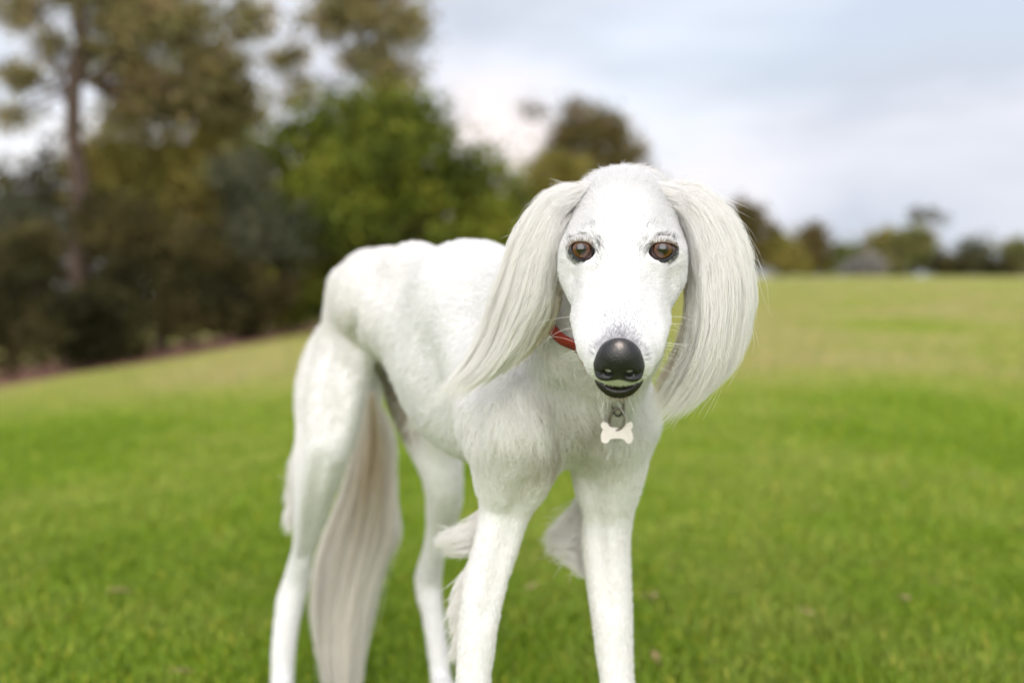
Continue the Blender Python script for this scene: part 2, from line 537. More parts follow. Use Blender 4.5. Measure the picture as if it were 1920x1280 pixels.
def leaves(blobs, n, size, clump, shell=.55, per=46):
    """blobs: (centre xyz, radii xyz, weight)"""
    out = []
    wts = np.array([b[2] for b in blobs], float); wts /= wts.sum()
    for (c, r, _), w in zip(blobs, wts):
        k = max(3, int(n * w / per))
        dv = nrm(rng.normal(size=(k, 3))); rad = (shell + (1 - shell) * rng.random(k)) * rng.uniform(.82, 1.08, k)
        cc_ = c + dv * rad[:, None] * r
        m = int(n * w)
        idx = rng.integers(0, k, m)
        cs = clump * rng.uniform(.5, 1.4, k)
        p = cc_[idx] + rng.normal(size=(m, 3)) * cs[idx][:, None] * np.array([1, 1, .7])
        out.append(p)
    p = np.concatenate(out); n = len(p)
    a = nrm(rng.normal(size=(n, 3))); b = nrm(np.cross(a, rng.normal(size=(n, 3))))
    L = size * rng.uniform(.6, 1.3, n)[:, None]
    V = np.stack([p - a * L, p + b * L * .42, p + a * L, p - b * L * .42], 1).reshape(-1, 3)
    F = (np.arange(n) * 4)[:, None] + np.arange(4)
    return V, F.astype(np.int32), n
def base_pt(px, d, row=None):
    x = (px - 960) * d / FPX
    return np.array([x, d, float(ground_z(x, d))])
def plant(name, label, cat, base, blobs, n, size, clump, kind, trunks=(), group=None, shell=.55, stems=True, trunk_r=.12, per=46):
    """blobs in photo pixels at their depth: (px, row, d, rx, rz, weight)"""
    bp = base_pt(*base)
    root = empty(name, tuple(bp)); tag(root, label, cat, group)
    bl = []
    for px, row, d, rx, rz, w in blobs:
        s = d / FPX
        bl.append((P(px, row, d), np.array([rx * s, (rx + rz) * .5 * s, rz * s]), w))
    V, F, m = leaves(bl, n, size, clump, shell, per)
    ob = new_mesh('crown' if cat == 'tree' else 'foliage', V, F, LEAF[kind], smooth=False); attach(ob, root)
    c4 = np.ones((m, 4, 4), np.float32); c4[:, :, :3] = rng.uniform(.45, 1.6, (m, 1, 1)) * (1 + rng.normal(0, .06, (m, 1, 3)))
    ob.data.color_attributes.new('tint', 'FLOAT_COLOR', 'POINT').data.foreach_set('color', c4.ravel())
    for pts, r0, r1 in trunks:
        q = catmull(np.array([bp - [0, 0, .1]] + [P(*t) for t in pts]), 14)
        q[1:-1] += rng.normal(0, r0 * .15, q[1:-1].shape)
        o = new_mesh('trunk', *tube(q, np.linspace(r0, r1, 14) * (1 + .35 * np.exp(-np.arange(14) * 1.2)), 9), BARK); attach(o, root)
    tv, tf = [], []
    top = P(*trunks[0][0][-1]) if trunks else None
    for i, (c, r, w) in enumerate(bl):
        start = bp if not trunks else (bp * .3 + top * .7)
        for j in range(2 if stems else 0):
            e = c + rng.normal(size=3) * r * .35
            md = (start + e) / 2 + rng.normal(0, .1, 3) + [0, 0, -.1]
            v, f = tube(catmull(np.array([start, md, e]), 7), np.linspace(trunk_r * .5, trunk_r * .12, 7), 5)
            o = len(tv); tv += v.tolist(); tf += [[x + o for x in ff] for ff in f]
    if tv:
        o = new_mesh('limbs' if cat == 'tree' else 'stems', np.array(tv), tf, BARK); attach(o, root)
    return root

plant('gum_tree', 'tall gum tree with a bare straight trunk and thin olive crown, far left', 'tree', (152, 24),
      [(300, 40, 24, 150, 95, 3), (215, 110, 24.5, 70, 60, 1), (150, -60, 24, 200, 90, 3), (30, 20, 24, 55, 35, .5), (45, 145, 24, 48, 28, .4), (20, 215, 24, 40, 22, .25), (400, 130, 24.5, 75, 70, 1.3), (95, 90, 24, 40, 30, .25), (470, 40, 25, 60, 50, .6), (260, 170, 24.5, 70, 60, 1), (430, 190, 25, 60, 50, .8), (230, 20, 24.5, 90, 60, 1.2)],
      22000, .075, .20, 'gum', [([(150, 560, 24), (148, 380, 24), (142, 200, 24), (150, 60, 24), (165, -80, 24)], .23, .10), ([(150, 300, 24.05), (118, 170, 24.1), (90, 60, 24.2)], .05, .03)], 'trees along the planting bed', .25, True, .09, 30)
plant('wattle_tree', 'olive-yellow wattle tree beside the bare gum trunk', 'tree', (300, 26),
      [(310, 250, 26, 140, 100, 2), (380, 330, 26, 120, 90, 2), (250, 360, 26, 100, 80, 1.5), (440, 230, 26.5, 60, 80, .8), (330, 170, 26.5, 90, 60, .8), (430, 330, 26, 90, 90, 1.4), (200, 290, 26.5, 60, 90, .8)],
      19000, .075, .22, 'olive', [([(300, 520, 26), (310, 380, 26), (330, 260, 26)], .14, .05)], 'trees along the planting bed', .45)
plant('gum_tree', 'tall gum tree rising behind the round bright green tree', 'tree', (745, 31),
      [(690, 20, 31, 110, 55, 2), (620, 40, 31, 70, 40, .8), (760, 60, 31, 50, 70, .9), (680, 110, 31, 60, 35, .8), (740, 150, 31, 55, 45, .9), (540, 115, 31, 45, 32, .5), (560, 175, 31, 40, 28, .4), (690, -50, 31, 130, 50, 2)],
      10500, .085, .22, 'gum', [([(748, 420, 31), (742, 250, 31), (715, 110, 31), (700, 20, 31)], .16, .06)], 'trees along the planting bed', .30, True, .08, 30)
plant('round_tree', 'broad round bright green tree behind the dog\'s rump', 'tree', (700, 25),
      [(640, 250, 25, 110, 62, 2), (735, 232, 25, 90, 50, 1.5), (560, 290, 25, 70, 60, 1), (800, 300, 25, 95, 75, 2), (880, 360, 25, 75, 75, 1.3), (700, 330, 24.6, 150, 80, 2.5), (600, 390, 24.8, 110, 90, 2), (760, 420, 24.8, 130, 90, 2), (920, 440, 25.2, 70, 80, 1), (690, 470, 25, 150, 80, 1.5)],
      30000, .085, .27, 'green', [([(700, 560, 25), (705, 430, 25), (700, 330, 25)], .16, .06)], 'trees along the planting bed', .78, True, .12, 95)
DK = [('large rounded dark green shrub at the lawn edge, front left of the bed', (170, 18.6), [(165, 600, 18.6, 85, 62, 3), (120, 640, 18.5, 70, 40, 1), (215, 645, 18.6, 52, 38, 1)], 9000, 'dark'),
      ('dark shrub at the left picture edge behind the mulch', (30, 20), [(25, 560, 20, 75, 75, 2), (0, 640, 19.6, 60, 50, 1), (50, 480, 20.5, 60, 60, 1)], 8000, 'dark'),
      ('grey-green bush low in the far left corner', (10, 25), [(10, 400, 25, 50, 32, 1), (60, 430, 25, 60, 40, 1)], 4000, 'grey'),
      ('dark green bush just right of the bare gum trunk', (250, 23), [(240, 440, 23, 85, 70, 2), (270, 540, 22.6, 90, 70, 2), (200, 400, 23.4, 70, 50, 1)], 9000, 'dark'),
      ('dark shaded shrub below the olive wattle', (360, 23), [(350, 500, 23, 80, 85, 2), (400, 575, 22.6, 75, 45, 1.4), (340, 590, 22, 60, 40, 1)], 9000, 'dark'),
      ('blue-grey bush between the wattle and the round green tree', (455, 24), [(450, 330, 24, 50, 55, 1.2), (480, 430, 24, 60, 70, 1.6), (560, 440, 24, 40, 60, .7)], 7000, 'grey'),
      ('dark shrub between the blue-grey bush and the dog\'s rump', (480, 24), [(480, 540, 24, 70, 65, 2), (440, 600, 23.6, 55, 22, .8)], 7000, 'dark'),
      ('small light green shrub close to the dog\'s rump', (545, 25), [(530, 575, 25, 45, 38, 1.2), (575, 560, 25, 40, 45, 1)], 4500, 'green'),
      ('dark bush under the round tree, above the dog\'s back', (760, 27), [(700, 520, 27, 120, 70, 2), (850, 480, 27, 110, 70, 2), (620, 540, 27, 60, 60, 1)], 10000, 'dark'),
      ('dark bush beside the dog\'s left-hand ear', (945, 30), [(940, 450, 30, 70, 70, 1.5), (1000, 470, 30.5, 60, 60, 1)], 6000, 'dark')]
for lab, b, bl, n, kd in DK:
    plant('shrub', lab, 'shrub', b, bl, n, .06, .16, kd, (), 'shrubs in the planting bed', .6, True, .05)
plant('shrub', 'olive green rounded bush in front of the dark conifers', 'shrub', (1035, 42), [(1040, 330, 42, 62, 45, 1.5), (1020, 390, 42, 70, 60, 1.5), (1060, 420, 42, 60, 70, 1)], 7000, .10, .26, 'olive', (), None, .6, True, .08)
plant('conifer', 'tall dark brown-green conifer right of its twin, above the dog\'s head', 'tree', (1150, 55),
      [(1135, 235, 55, 34, 40, 1), (1150, 290, 55, 60, 50, 2), (1170, 350, 55, 75, 60, 2.5), (1160, 430, 55, 90, 80, 2)], 9000, .13, .32, 'conifer', [([(1150, 400, 55), (1140, 250, 55)], .25, .06)], 'twin dark conifers', .6, True, .1)
plant('conifer', 'dark brown-green conifer left of its twin, above the olive bush', 'tree', (1085, 57),
      [(1085, 225, 57, 34, 38, 1), (1075, 280, 57, 52, 50, 2), (1070, 350, 57, 60, 60, 2), (1080, 430, 57, 70, 70, 1.5), (1005, 205, 57, 22, 9, .12)], 8000, .13, .32, 'conifer', [([(1085, 400, 57), (1083, 230, 57)], .25, .06)], 'twin dark conifers', .6, True, .1)
FAR = [('tall brownish tree in the far line just right of the ear', 1408, 84, [(1400, 410, 84, 32, 36, 1.2), (1425, 450, 84, 42, 40, 1.5), (1400, 485, 84, 50, 34, 1)], 4200, 'conifer'),
       ('rounded dark tree second from the ear in the far line', 1520, 86, [(1522, 452, 86, 28, 30, 1.2), (1510, 490, 86, 45, 26, 1.2)], 3200, 'conifer'),
       ('low olive bush between the two brownish far trees', 1468, 83, [(1465, 470, 83, 30, 26, 1), (1480, 498, 83, 34, 18, 1)], 2400, 'olive'),
       ('yellow-green bush in the far line left of the pale bush', 1590, 90, [(1590, 480, 90, 30, 22, 1), (1570, 500, 90, 30, 18, .8)], 2200, 'green'),
       ('pale grey low bush in the gap of the far tree line', 1622, 80, [(1622, 502, 80, 28, 16, 1)], 1300, 'pale'),
       ('olive brown tree right of the pale bush', 1655, 88, [(1655, 455, 88, 26, 24, 1), (1650, 490, 88, 36, 26, 1.2)], 2600, 'olive'),
       ('bushy dark green tree in the middle of the far right line', 1712, 86, [(1712, 450, 86, 34, 28, 1.3), (1735, 480, 86, 44, 30, 1.4), (1690, 495, 86, 40, 22, 1)], 3800, 'far'),
       ('thin pale tree with an airy crown rising above the far right line', 1738, 110, [(1730, 400, 110, 26, 9, .5), (1760, 408, 110, 18, 8, .3), (1712, 412, 110, 14, 8, .25)], 420, 'grey'),
       ('low dark bush between the green tree and the grey-green tree', 1785, 84, [(1785, 500, 84, 40, 18, 1)], 1600, 'dark'),
       ('grey-green rounded tree second from the right edge', 1828, 95, [(1828, 468, 95, 32, 24, 1.2), (1822, 495, 95, 38, 20, 1)], 2100, 'grey'),
       ('dark green tree at the right picture edge of the far line', 1905, 88, [(1905, 470, 88, 24, 24, 1), (1910, 498, 88, 34, 20, 1)], 2300, 'far'),
       ('low dark bush left of the tree at the right edge', 1872, 86, [(1868, 506, 86, 30, 12, 1)], 1000, 'dark'),
       ('tall far tree hidden mostly behind the right-hand ear', 1330, 88, [(1330, 440, 88, 45, 50, 1.5), (1310, 490, 88, 55, 30, 1)], 2600, 'conifer')]
for lab, px, d, bl, n, kd in FAR:
    low = 'bush' in lab and 'bushy' not in lab
    plant('shrub' if low else 'tree', lab, 'shrub' if low else 'tree', (px, d), bl, n, .19, .42, kd,
          () if low else [([(px, 515, d), (px + 2, bl[0][1], d)], .16, .05)], 'far tree line', .5, not low, .1, 30)
# darker wood closing the view behind the near planting
wb = [(P(px, 560 - hgt * .35, 36), np.array([2.0, 1.5, hgt * 36 / FPX * .55]), 1) for px, hgt in zip(np.linspace(-500, 930, 20), [230, 260, 240, 250, 250, 270, 300, 330, 340, 340, 340, 330, 330, 330, 330, 300, 280, 260, 240, 200])]
V, F, m = leaves(wb, 34000, .15, .42, .3)
wd = new_mesh('wood', V, F, LEAF['dark'], smooth=False); tag(wd, 'dark wood closing the view behind the shrubs', 'wood', kind='stuff')
wd.data.color_attributes.new('tint', 'FLOAT_COLOR', 'POINT').data.foreach_set('color', np.repeat(np.concatenate([np.repeat(rng.uniform(.6, 1.4, (m, 1)), 3, 1), np.ones((m, 1))], 1), 4, 0).astype(np.float32).ravel())
# ================================================================== the dog
# ground plan of the body, nose to tail (x, y): thorax turned towards the lens, hips further away
W = np.array([-0.045, 1.42]); B = np.array([-0.17, 1.64]); PV = np.array([-0.194, 1.75]); Q = np.array([-0.200, 1.88])
def G(xy, z): return np.array([xy[0], xy[1], z])
FT = nrm(np.array([0.23, -0.44, 0])); RT = np.array([FT[1], -FT[0], 0])       # thorax forward / dog's right
FP = nrm(np.array([0.022, -0.12, 0])); RP = np.array([FP[1], -FP[0], 0])        # pelvis
RT3 = frame_rows(FT); RP3 = frame_rows(FP)
def pitch(Rm, a):
    f, s, u = Rm; c, sn = math.cos(a), math.sin(a)
    return np.array([f * c + u * sn, s, u * c - f * sn])

body = []
# --- trunk
body += [el((-0.052, 1.435, 0.541), (0.160, 0.069, 0.108), pitch(RT3, math.radians(-17)), 0.022),
         el((-0.135, 1.575, 0.592), (0.15, 0.060, 0.058), pitch(RT3, math.radians(-12)), 0.022),
         el((0.010, 1.300, 0.520), (0.095, 0.050, 0.092), RT3, 0.025),
         rc(G(B, 0.603), G(PV, 0.600), 0.056, 0.058, 0.025),
         el((-0.188, 1.80, 0.590), (0.105, 0.050, 0.058), RP3, 0.022),
         rc(G(W, 0.624), G((-0.115, 1.535), 0.638), 0.032, 0.030, 0.025),
         rc(G((-0.115, 1.535), 0.638), G(PV, 0.640), 0.030, 0.026, 0.022),
         rc(G(PV, 0.640), G(Q, 0.594), 0.026, 0.024, 0.025)]
for s in (1, -1):                                               # hip bones, shoulder blades
    body.append(sph(G(PV, 0.628) + RP * 0.036 * s, 0.016, 0.018))
    body.append(rc(G(W, 0.622) + RT * 0.026 * s, P(950 if s > 0 else 1140, 770, 1.25 if s > 0 else 1.32), 0.026, 0.042, 0.03))
# ribs, just felt under the coat
trunk_only = list(body)
for s in (1, -1):
    for i in range(6):
        uo = .035 - i * .034
        c0 = np.array([-0.052, 1.435, .560]) + FT * uo
        q = np.array([c0 + RT * s * (.075 * math.cos(a)) + np.array([0, 0, .085 * math.sin(a)]) - FT * (.045 * (1 - math.sin(a)) * .5) for a in np.radians([45, 25, 5, -15, -32])])
        for _ in range(8):
            d0 = sdf_points(trunk_only, q)
            gr = nrm(np.stack([sdf_points(trunk_only, q + np.eye(3)[m] * 1e-3) - d0 for m in range(3)], -1))
            q = q - gr * (d0 + .0032)[:, None]
        body.append(chain_prim([tuple(v) + (.0042,) for v in q], .010, 13))
# --- neck
body += [rc(P(1172, 420, 1.175), P(1134, 600, 1.195), 0.047, 0.042, 0.04),
         rc(P(1134, 600, 1.195), P(1075, 750, 1.27), 0.042, 0.062, 0.05),
         rc(P(1085, 545, 1.25), G(W, 0.608), 0.045, 0.045, 0.05)]
# --- fore legs: chains of (px, row, depth, radius)
def chain(pts, k=0.025):
    body.append(chain_prim([tuple(P(a, b, c)) + (r,) for a, b, c, r in pts], k))
chain([(960, 775, 1.235, .040), (952, 870, 1.255, .033), (950, 935, 1.275, .0265), (938, 995, 1.272, .0230), (922, 1050, 1.267, .0218),
       (909, 1100, 1.262, .0208), (897, 1170, 1.255, .0192), (887, 1280, 1.25, .0170), (883, 1390, 1.245, .0190), (880, 1480, 1.24, .0155), (878, 1600, 1.225, .0165)], .024)
chain([(1156, 785, 1.30, .038), (1150, 880, 1.32, .032), (1141, 960, 1.335, .0258), (1137, 1030, 1.335, .0245), (1146, 1135, 1.325, .0215),
       (1152, 1215, 1.32, .0190), (1157, 1280, 1.315, .0170), (1160, 1370, 1.31, .0190), (1162, 1450, 1.305, .0155), (1163, 1560, 1.29, .0165)], .024)
# upper arm to point of shoulder, point of elbow
body += [rc(P(975, 795, 1.215), P(968, 900, 1.26), .030, .024, .03), rc(P(1135, 800, 1.275), P(1125, 900, 1.32), .030, .024, .03),
         sph(P(948, 960, 1.315), .014, .02), sph(P(1140, 975, 1.37), .014, .02)]
# --- hind legs: thigh, lower thigh, hock, metatarsus; hamstring and Achilles behind
chain([(706, 575, 1.79, .050), (654, 675, 1.745, .045), (628, 760, 1.705, .039), (613, 845, 1.69, .0300), (592, 920, 1.735, .0245), (578, 985, 1.79, .0190),
       (567, 1035, 1.83, .0145), (557, 1085, 1.86, .0175), (544, 1130, 1.865, .0190), (533, 1200, 1.86, .0175), (529, 1290, 1.855, .0165), (528, 1335, 1.835, .0180)], 0.035)
chain([(694, 570, 1.875, .026), (632, 640, 1.86, .032), (602, 720, 1.83, .034), (596, 800, 1.80, .030), (582, 880, 1.795, .024), (572, 950, 1.82, .016), (563, 1020, 1.86, .010), (548, 1085, 1.885, .011), (541, 1120, 1.88, .012)], 0.016)
chain([(712, 575, 1.73, .034), (680, 660, 1.69, .031), (645, 760, 1.675, .026), (622, 840, 1.675, .020)], 0.016)
chain([(764, 590, 1.84, .056), (780, 710, 1.80, .050), (804, 800, 1.77, .040), (829, 887, 1.745, .0280), (833, 939, 1.77, .0240), (827, 985, 1.81, .0195),
       (812, 1040, 1.85, .0160), (803, 1085, 1.885, .0190), (808, 1130, 1.885, .0165), (818, 1196, 1.88, .0150), (828, 1280, 1.875, .0150), (832, 1325, 1.855, .0175)], 0.035)
chain([(770, 560, 1.92, .036), (795, 650, 1.89, .036), (806, 730, 1.86, .032), (814, 820, 1.82, .028), (820, 890, 1.82, .021), (818, 950, 1.845, .014), (808, 1020, 1.885, .009), (795, 1080, 1.91, .011), (799, 1120, 1.905, .012)], 0.016)
chain([(785, 600, 1.80, .034), (806, 720, 1.76, .030), (822, 800, 1.72, .024), (830, 870, 1.735, .018)], 0.016)
chain([(640, 640, 1.80, .034), (620, 740, 1.775, .031), (606, 830, 1.755, .023), (586, 915, 1.78, .013)], .02)
chain([(772, 660, 1.84, .042), (786, 750, 1.82, .040), (820, 830, 1.79, .022), (824, 915, 1.81, .013)], .02)
# flank fold from belly to stifle
body += [rc(P(752, 610, 1.655), P(704, 650, 1.69), .014, .012, .02)]
# tail core
chain([(702, 575, 1.91, .024), (700, 660, 1.965, .016), (698, 780, 1.985, .012), (690, 920, 1.99, .010), (672, 1060, 1.985, .009), (655, 1200, 1.97, .006)], .03)
# --- paws with four toes
def paw(px, row, d, fw, s=1.0):
    c = P(px, row, d); c[2] = 0.028
    f = nrm(np.array([fw[0], fw[1], 0])); r = np.array([f[1], -f[0], 0])
    body.append(rc(c + [0, 0, 0.012], c + f * 0.02, .021 * s, .019 * s, .02))
    for o, l in ((-.0215, .036), (-.0075, .050), (.0075, .050), (.0215, .036)):
        body.append(rc(c + r * o * s + f * 0.012, c + r * o * 1.15 * s + f * l * s + [0, 0, -.012], .0125 * s, .0105 * s, .008))
paw(878, 1650, 1.215, FT); paw(1163, 1600, 1.28, FT); paw(528, 1350, 1.82, FP, .93); paw(832, 1345, 1.84, FP, .93)

# --- head, in its own frame: hx towards the right of the photo, hy along the muzzle, hz out of the forehead
HE = P(1168, 467, 1.05); HN = P(1161, 672, 0.95)
hy = nrm(HN - HE); hx = nrm(np.array([1, -0.05, 0.0]) - hy * np.dot(np.array([1, -0.05, 0.0]), hy)); hz = nrm(np.cross(hy, hx))
if hz[2] < 0: hz = -hz
HR = np.array([hx, hy, hz])
def H(x, y, z): return HE + hx * x + hy * y + hz * z
head = [el(H(0, -.053, -.0345), (.0485, .073, .0505), HR, .02),
        el(H(0, -.020, -.034), (.0465, .050, .034), HR, .02),
        rc(H(0, -.01, -.024), H(0, .108, -.0165), .0255, .0155, .02),
        rc(H(0, .0, -.044), H(0, .096, -.027), .027, .0145, .02)]
for s in (1, -1):
    head += [rc(H(.0185 * s, .0, -.038), H(.0105 * s, .108, -.0215), .0235, .0148, .018),
             rc(H(.0350 * s, -.008, -.029), H(.0370 * s, -.050, -.040), .0125, .0138, .014),     # zygomatic arch
             el(H(.0245 * s, -.046, -.064), (.0140, .036, .025), HR, .02),                        # masseter
             rc(H(.022 * s, .010, -.008), H(.040 * s, -.012, -.012), .0075, .0075, .012),       # brow / lower orbit
             el(H(.034 * s, -.013, -.003), (.015, .010, .0105), HR, .012),
             rc(H(.0245 * s, .045, -.036), H(.0190 * s, .088, -.0290), .0155, .0130, .01)]
# bone structure: hollows beside the nasal ridge, temples, furrow of the forehead
face_cuts = []
for s in (1, -1):
    face_cuts += [rc(H(.036 * s, .024, .004), H(.033 * s, .078, .0015), .0130, .0110, .020),
                  el(H(.054 * s, -.045, .012), (.014, .028, .016), HR, .025),
                  rc(H(.047 * s, .012, -.022), H(.046 * s, .050, -.022), .006, .006, .016)]
face_cuts += [rc(H(0, .012, .0135), H(0, -.055, .0285), .0085, .0085, .018)]
jaw = [rc(H(0, -.04, -.085), H(0, .07, -.064), .024, .015, .02), rc(H(0, .07, -.064), H(0, .097, -.0575), .0150, .0120, .012)]
body_all = body + head + jaw
eye_px = [(1090, 467), (1243, 467)]
cam0 = np.array([0, 0, CAM_H])
def ray_hit(prims, px, py, t0=0.8, t1=1.4, cuts=()):
    dirv = P(px, py, 1.0) - cam0
    t = t0
    for _ in range(120):
        dd = float(sdf_points(prims, (cam0 + dirv * t)[None], cuts)[0])
        t += dd * 0.9
        if dd < 2e-5 or t > t1: break
    return cam0 + dirv * t
EYE_R = 0.0118
eyes = []
for (px, py) in eye_px:
    hit = ray_hit(head, px, py, cuts=face_cuts)
    g = nrm(cam0 - hit)
    eyes.append((hit - g * EYE_R * 0.76, g))
cuts = face_cuts + [sph(c, EYE_R * 1.10, 0.004) for c, g in eyes]
for (c, g), s in zip(eyes, (1, -1)):                    # inner corners
    cuts.append(sph(c + hx * s * .0072 + g * .0075 - np.array([0, 0, .003]), .0052, .004))
# gap of the slightly open mouth
cuts += [rc(H(-.016, .108, -.0395), H(.016, .108, -.0395), .0042, .0042, .004)]
# hollows of the chest beside the breastbone, and the groin between the thighs
groove = []
for px, row, r in ((1050, 735, .010), (1060, 775, .015), (1070, 815, .017), (1086, 870, .017), (1096, 920, .014)):
    hh = ray_hit(body, px, row, .9, 1.6)
    groove.append(tuple(hh + np.array([0, r * .15, 0])) + (r,))
cuts.append(chain_prim(groove, .026))
crease = []
for px, row, r in ((914, 690, .009), (903, 745, .010), (897, 800, .009)):
    hh = ray_hit(body, px - 6, row, .9, 1.6)
    crease.append(tuple(hh + np.array([-.002, -r * .45, 0])) + (r,))
cuts.append(chain_prim(crease, .018))
# grooves between the muscles of forearm and thigh
for line, r in (([(985, 905), (968, 960), (948, 1020), (932, 1080), (918, 1150)], .0065), ([(1112, 930), (1118, 990), (1128, 1060), (1140, 1140)], .0065),
                ([(668, 600), (650, 670), (640, 740), (632, 800)], .008), ([(600, 860), (588, 930), (577, 1000), (570, 1050)], .0055)):
    g_ = [tuple(ray_hit(body, px, row, .9, 2.1) + np.array([0, -r * .25, 0])) + (r,) for px, row in line]
    cuts.append(chain_prim(g_, .012))
cuts += [el(P(706, 752, 1.715), (.11, .018, .058), pitch(RP3, .12), .018)]
AX = (axis_list((-.42, .03, .0055), (.03, .15, .0022), (.15, .21, .0055)),
      axis_list((.88, 1.16, .0023), (1.16, 2.02, .0058)),
      axis_list((-.03, .52, .0055), (.52, .74, .0022), (.74, .76, .005)))
bv, bf = sdf_mesh(body_all, AX, cuts)
bv = smooth_mesh(bv, bf, 2, 0.4)
bn, fa = vert_normals(bv, bf)
def sstep(x, a, b):
    t = np.clip((x - a) / (b - a), 0, 1); return t * t * (3 - 2 * t)
# ------------------------------------------------------------------ dog: materials
def fur_mat(name, col, trans=0.35, rough=0.55):
    M = Mat(name)
    at = M.node('ShaderNodeAttribute', attribute_name='tint')
    mul = M.mix(1.0, col, at.outputs['Color'], 'MULTIPLY')
    dif = M.n.new('ShaderNodeBsdfDiffuse'); tr = M.n.new('ShaderNodeBsdfTranslucent')
    M.link(mul, dif.inputs['Color']); M.link(mul, tr.inputs['Color'])
    m1 = M.node('ShaderNodeMixShader', Fac=trans)
    M.link(dif.outputs[0], m1.inputs[1]); M.link(tr.outputs[0], m1.inputs[2])
    M.link(m1.outputs[0], M.out.inputs['Surface'])
    return M.m
MAT_FUR = fur_mat('white_fur', (.985, .98, .98), .5)
MAT_FEATHER = fur_mat('cream_feathering', (.985, .975, .96), .55)
MAT_SKIN = Mat('white_coat')
_nz = MAT_SKIN.noise(38, 4, .6)
_coat = MAT_SKIN.ramp(_nz.outputs['Fac'], [(.3, (.73, .72, .715)), (.7, (.80, .795, .795))]).outputs[0]
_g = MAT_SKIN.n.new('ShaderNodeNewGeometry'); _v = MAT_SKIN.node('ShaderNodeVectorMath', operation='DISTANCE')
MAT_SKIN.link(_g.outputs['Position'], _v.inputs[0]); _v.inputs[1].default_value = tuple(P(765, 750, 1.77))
MAT_SKIN.link(MAT_SKIN.mix(MAT_SKIN.ramp(_v.outputs['Value'], [(.050, (1, 1, 1)), (.085, (0, 0, 0))]).outputs[0], _coat, (.34, .28, .24)), MAT_SKIN.b.inputs['Base Color'])  # sparse-haired groin skin, with the shade between the thighs painted in
_base = MAT_SKIN.b.inputs['Base Color'].links[0].from_socket
_v2 = MAT_SKIN.node('ShaderNodeVectorMath', operation='DISTANCE'); MAT_SKIN.link(_g.outputs['Position'], _v2.inputs[0]); _v2.inputs[1].default_value = tuple(H(0, .118, .004))
_v4 = MAT_SKIN.node('ShaderNodeVectorMath', operation='DISTANCE'); MAT_SKIN.link(_g.outputs['Position'], _v4.inputs[0]); _v4.inputs[1].default_value = tuple(H(0, .104, -.0455))
_base = MAT_SKIN.mix(MAT_SKIN.ramp(_v4.outputs['Value'], [(.0135, (1, 1, 1)), (.0175, (0, 0, 0))]).outputs[0], _base, (.03, .024, .022))
_v3 = MAT_SKIN.node('ShaderNodeVectorMath', operation='DISTANCE'); MAT_SKIN.link(_g.outputs['Position'], _v3.inputs[0]); _v3.inputs[1].default_value = tuple(P(1080, 850, 1.24))
_n3 = MAT_SKIN.noise(75, 3, .6); _mm = MAT_SKIN.node('ShaderNodeMath', operation='MULTIPLY_ADD'); MAT_SKIN.link(_n3.outputs['Fac'], _mm.inputs[0]); _mm.inputs[1].default_value = .08; MAT_SKIN.link(_v3.outputs['Value'], _mm.inputs[2])
_base = MAT_SKIN.mix(MAT_SKIN.ramp(_mm.outputs[0], [(.070, (1, 1, 1)), (.110, (0, 0, 0))]).outputs[0], _base, (.52, .46, .41))
MAT_SKIN.link(MAT_SKIN.mix(MAT_SKIN.ramp(_v2.outputs['Value'], [(.014, (1, 1, 1)), (.026, (0, 0, 0))]).outputs[0], _base, (.30, .29, .31)), MAT_SKIN.b.inputs['Base Color'])
MAT_SKIN.b.inputs['Roughness'].default_value = .8
MAT_SKIN.b.inputs['Specular IOR Level'].default_value = .15
_n2 = MAT_SKIN.noise(420, 3, .6); MAT_SKIN.bump(_n2.outputs['Fac'], .35, .002)
MAT_SKIN = MAT_SKIN.m
MAT_LID = simple_mat('dark_eyelid_skin', (.022, .020, .022), .42, .5, 900, .4, .3, .0004)
_m = MAT_LID.node_tree; _a = _m.nodes.new('ShaderNodeAttribute'); _a.attribute_name = 'pigment'
_m.links.new(_a.outputs['Color'], _m.nodes['Principled BSDF'].inputs['Base Color'])
MAT_LIP = simple_mat('dark_lip_skin', (.018, .013, .012), .33, .5, 500, .4, .3, .0006)
MAT_EAR = simple_mat('cream_ear_skin', (.78, .74, .69), .8, .1, 60, .06)

def nose_mat():
    M = Mat('black_nose_leather')
    t = M.n.new('ShaderNodeTexCoord')
    vo = M.node('ShaderNodeTexVoronoi', Scale=1100.0); M.link(t.outputs['Object'], vo.inputs['Vector'])
    nz = M.noise(170, 4, .6)
    base = M.ramp(nz.outputs['Fac'], [(.35, (.007, .007, .008)), (.7, (.014, .014, .016))]).outputs[0]
    # worn, dusty patch on top of the nose
    c = ray_hit(nose_prims, 1162, 647)
    geo = M.n.new('ShaderNodeNewGeometry')
    vm = M.node('ShaderNodeVectorMath', operation='DISTANCE'); M.link(geo.outputs['Position'], vm.inputs[0]); vm.inputs[1].default_value = tuple(c)
    n2 = M.noise(420, 3, .7)
    ad = M.node('ShaderNodeMath', operation='MULTIPLY_ADD'); M.link(n2.outputs['Fac'], ad.inputs[0]); ad.inputs[1].default_value = .008; M.link(vm.outputs['Value'], ad.inputs[2])
    msk = M.ramp(ad.outputs[0], [(.0066, (1, 1, 1)), (.0080, (0, 0, 0))]).outputs[0]
    M.link(M.mix(msk, base, (.50, .42, .38)), M.b.inputs['Base Color'])
    M.b.inputs['Roughness'].default_value = .38
    M.b.inputs['Specular IOR Level'].default_value = .6
    M.bump(vo.outputs['Distance'], .5, .0006)
    return M.m

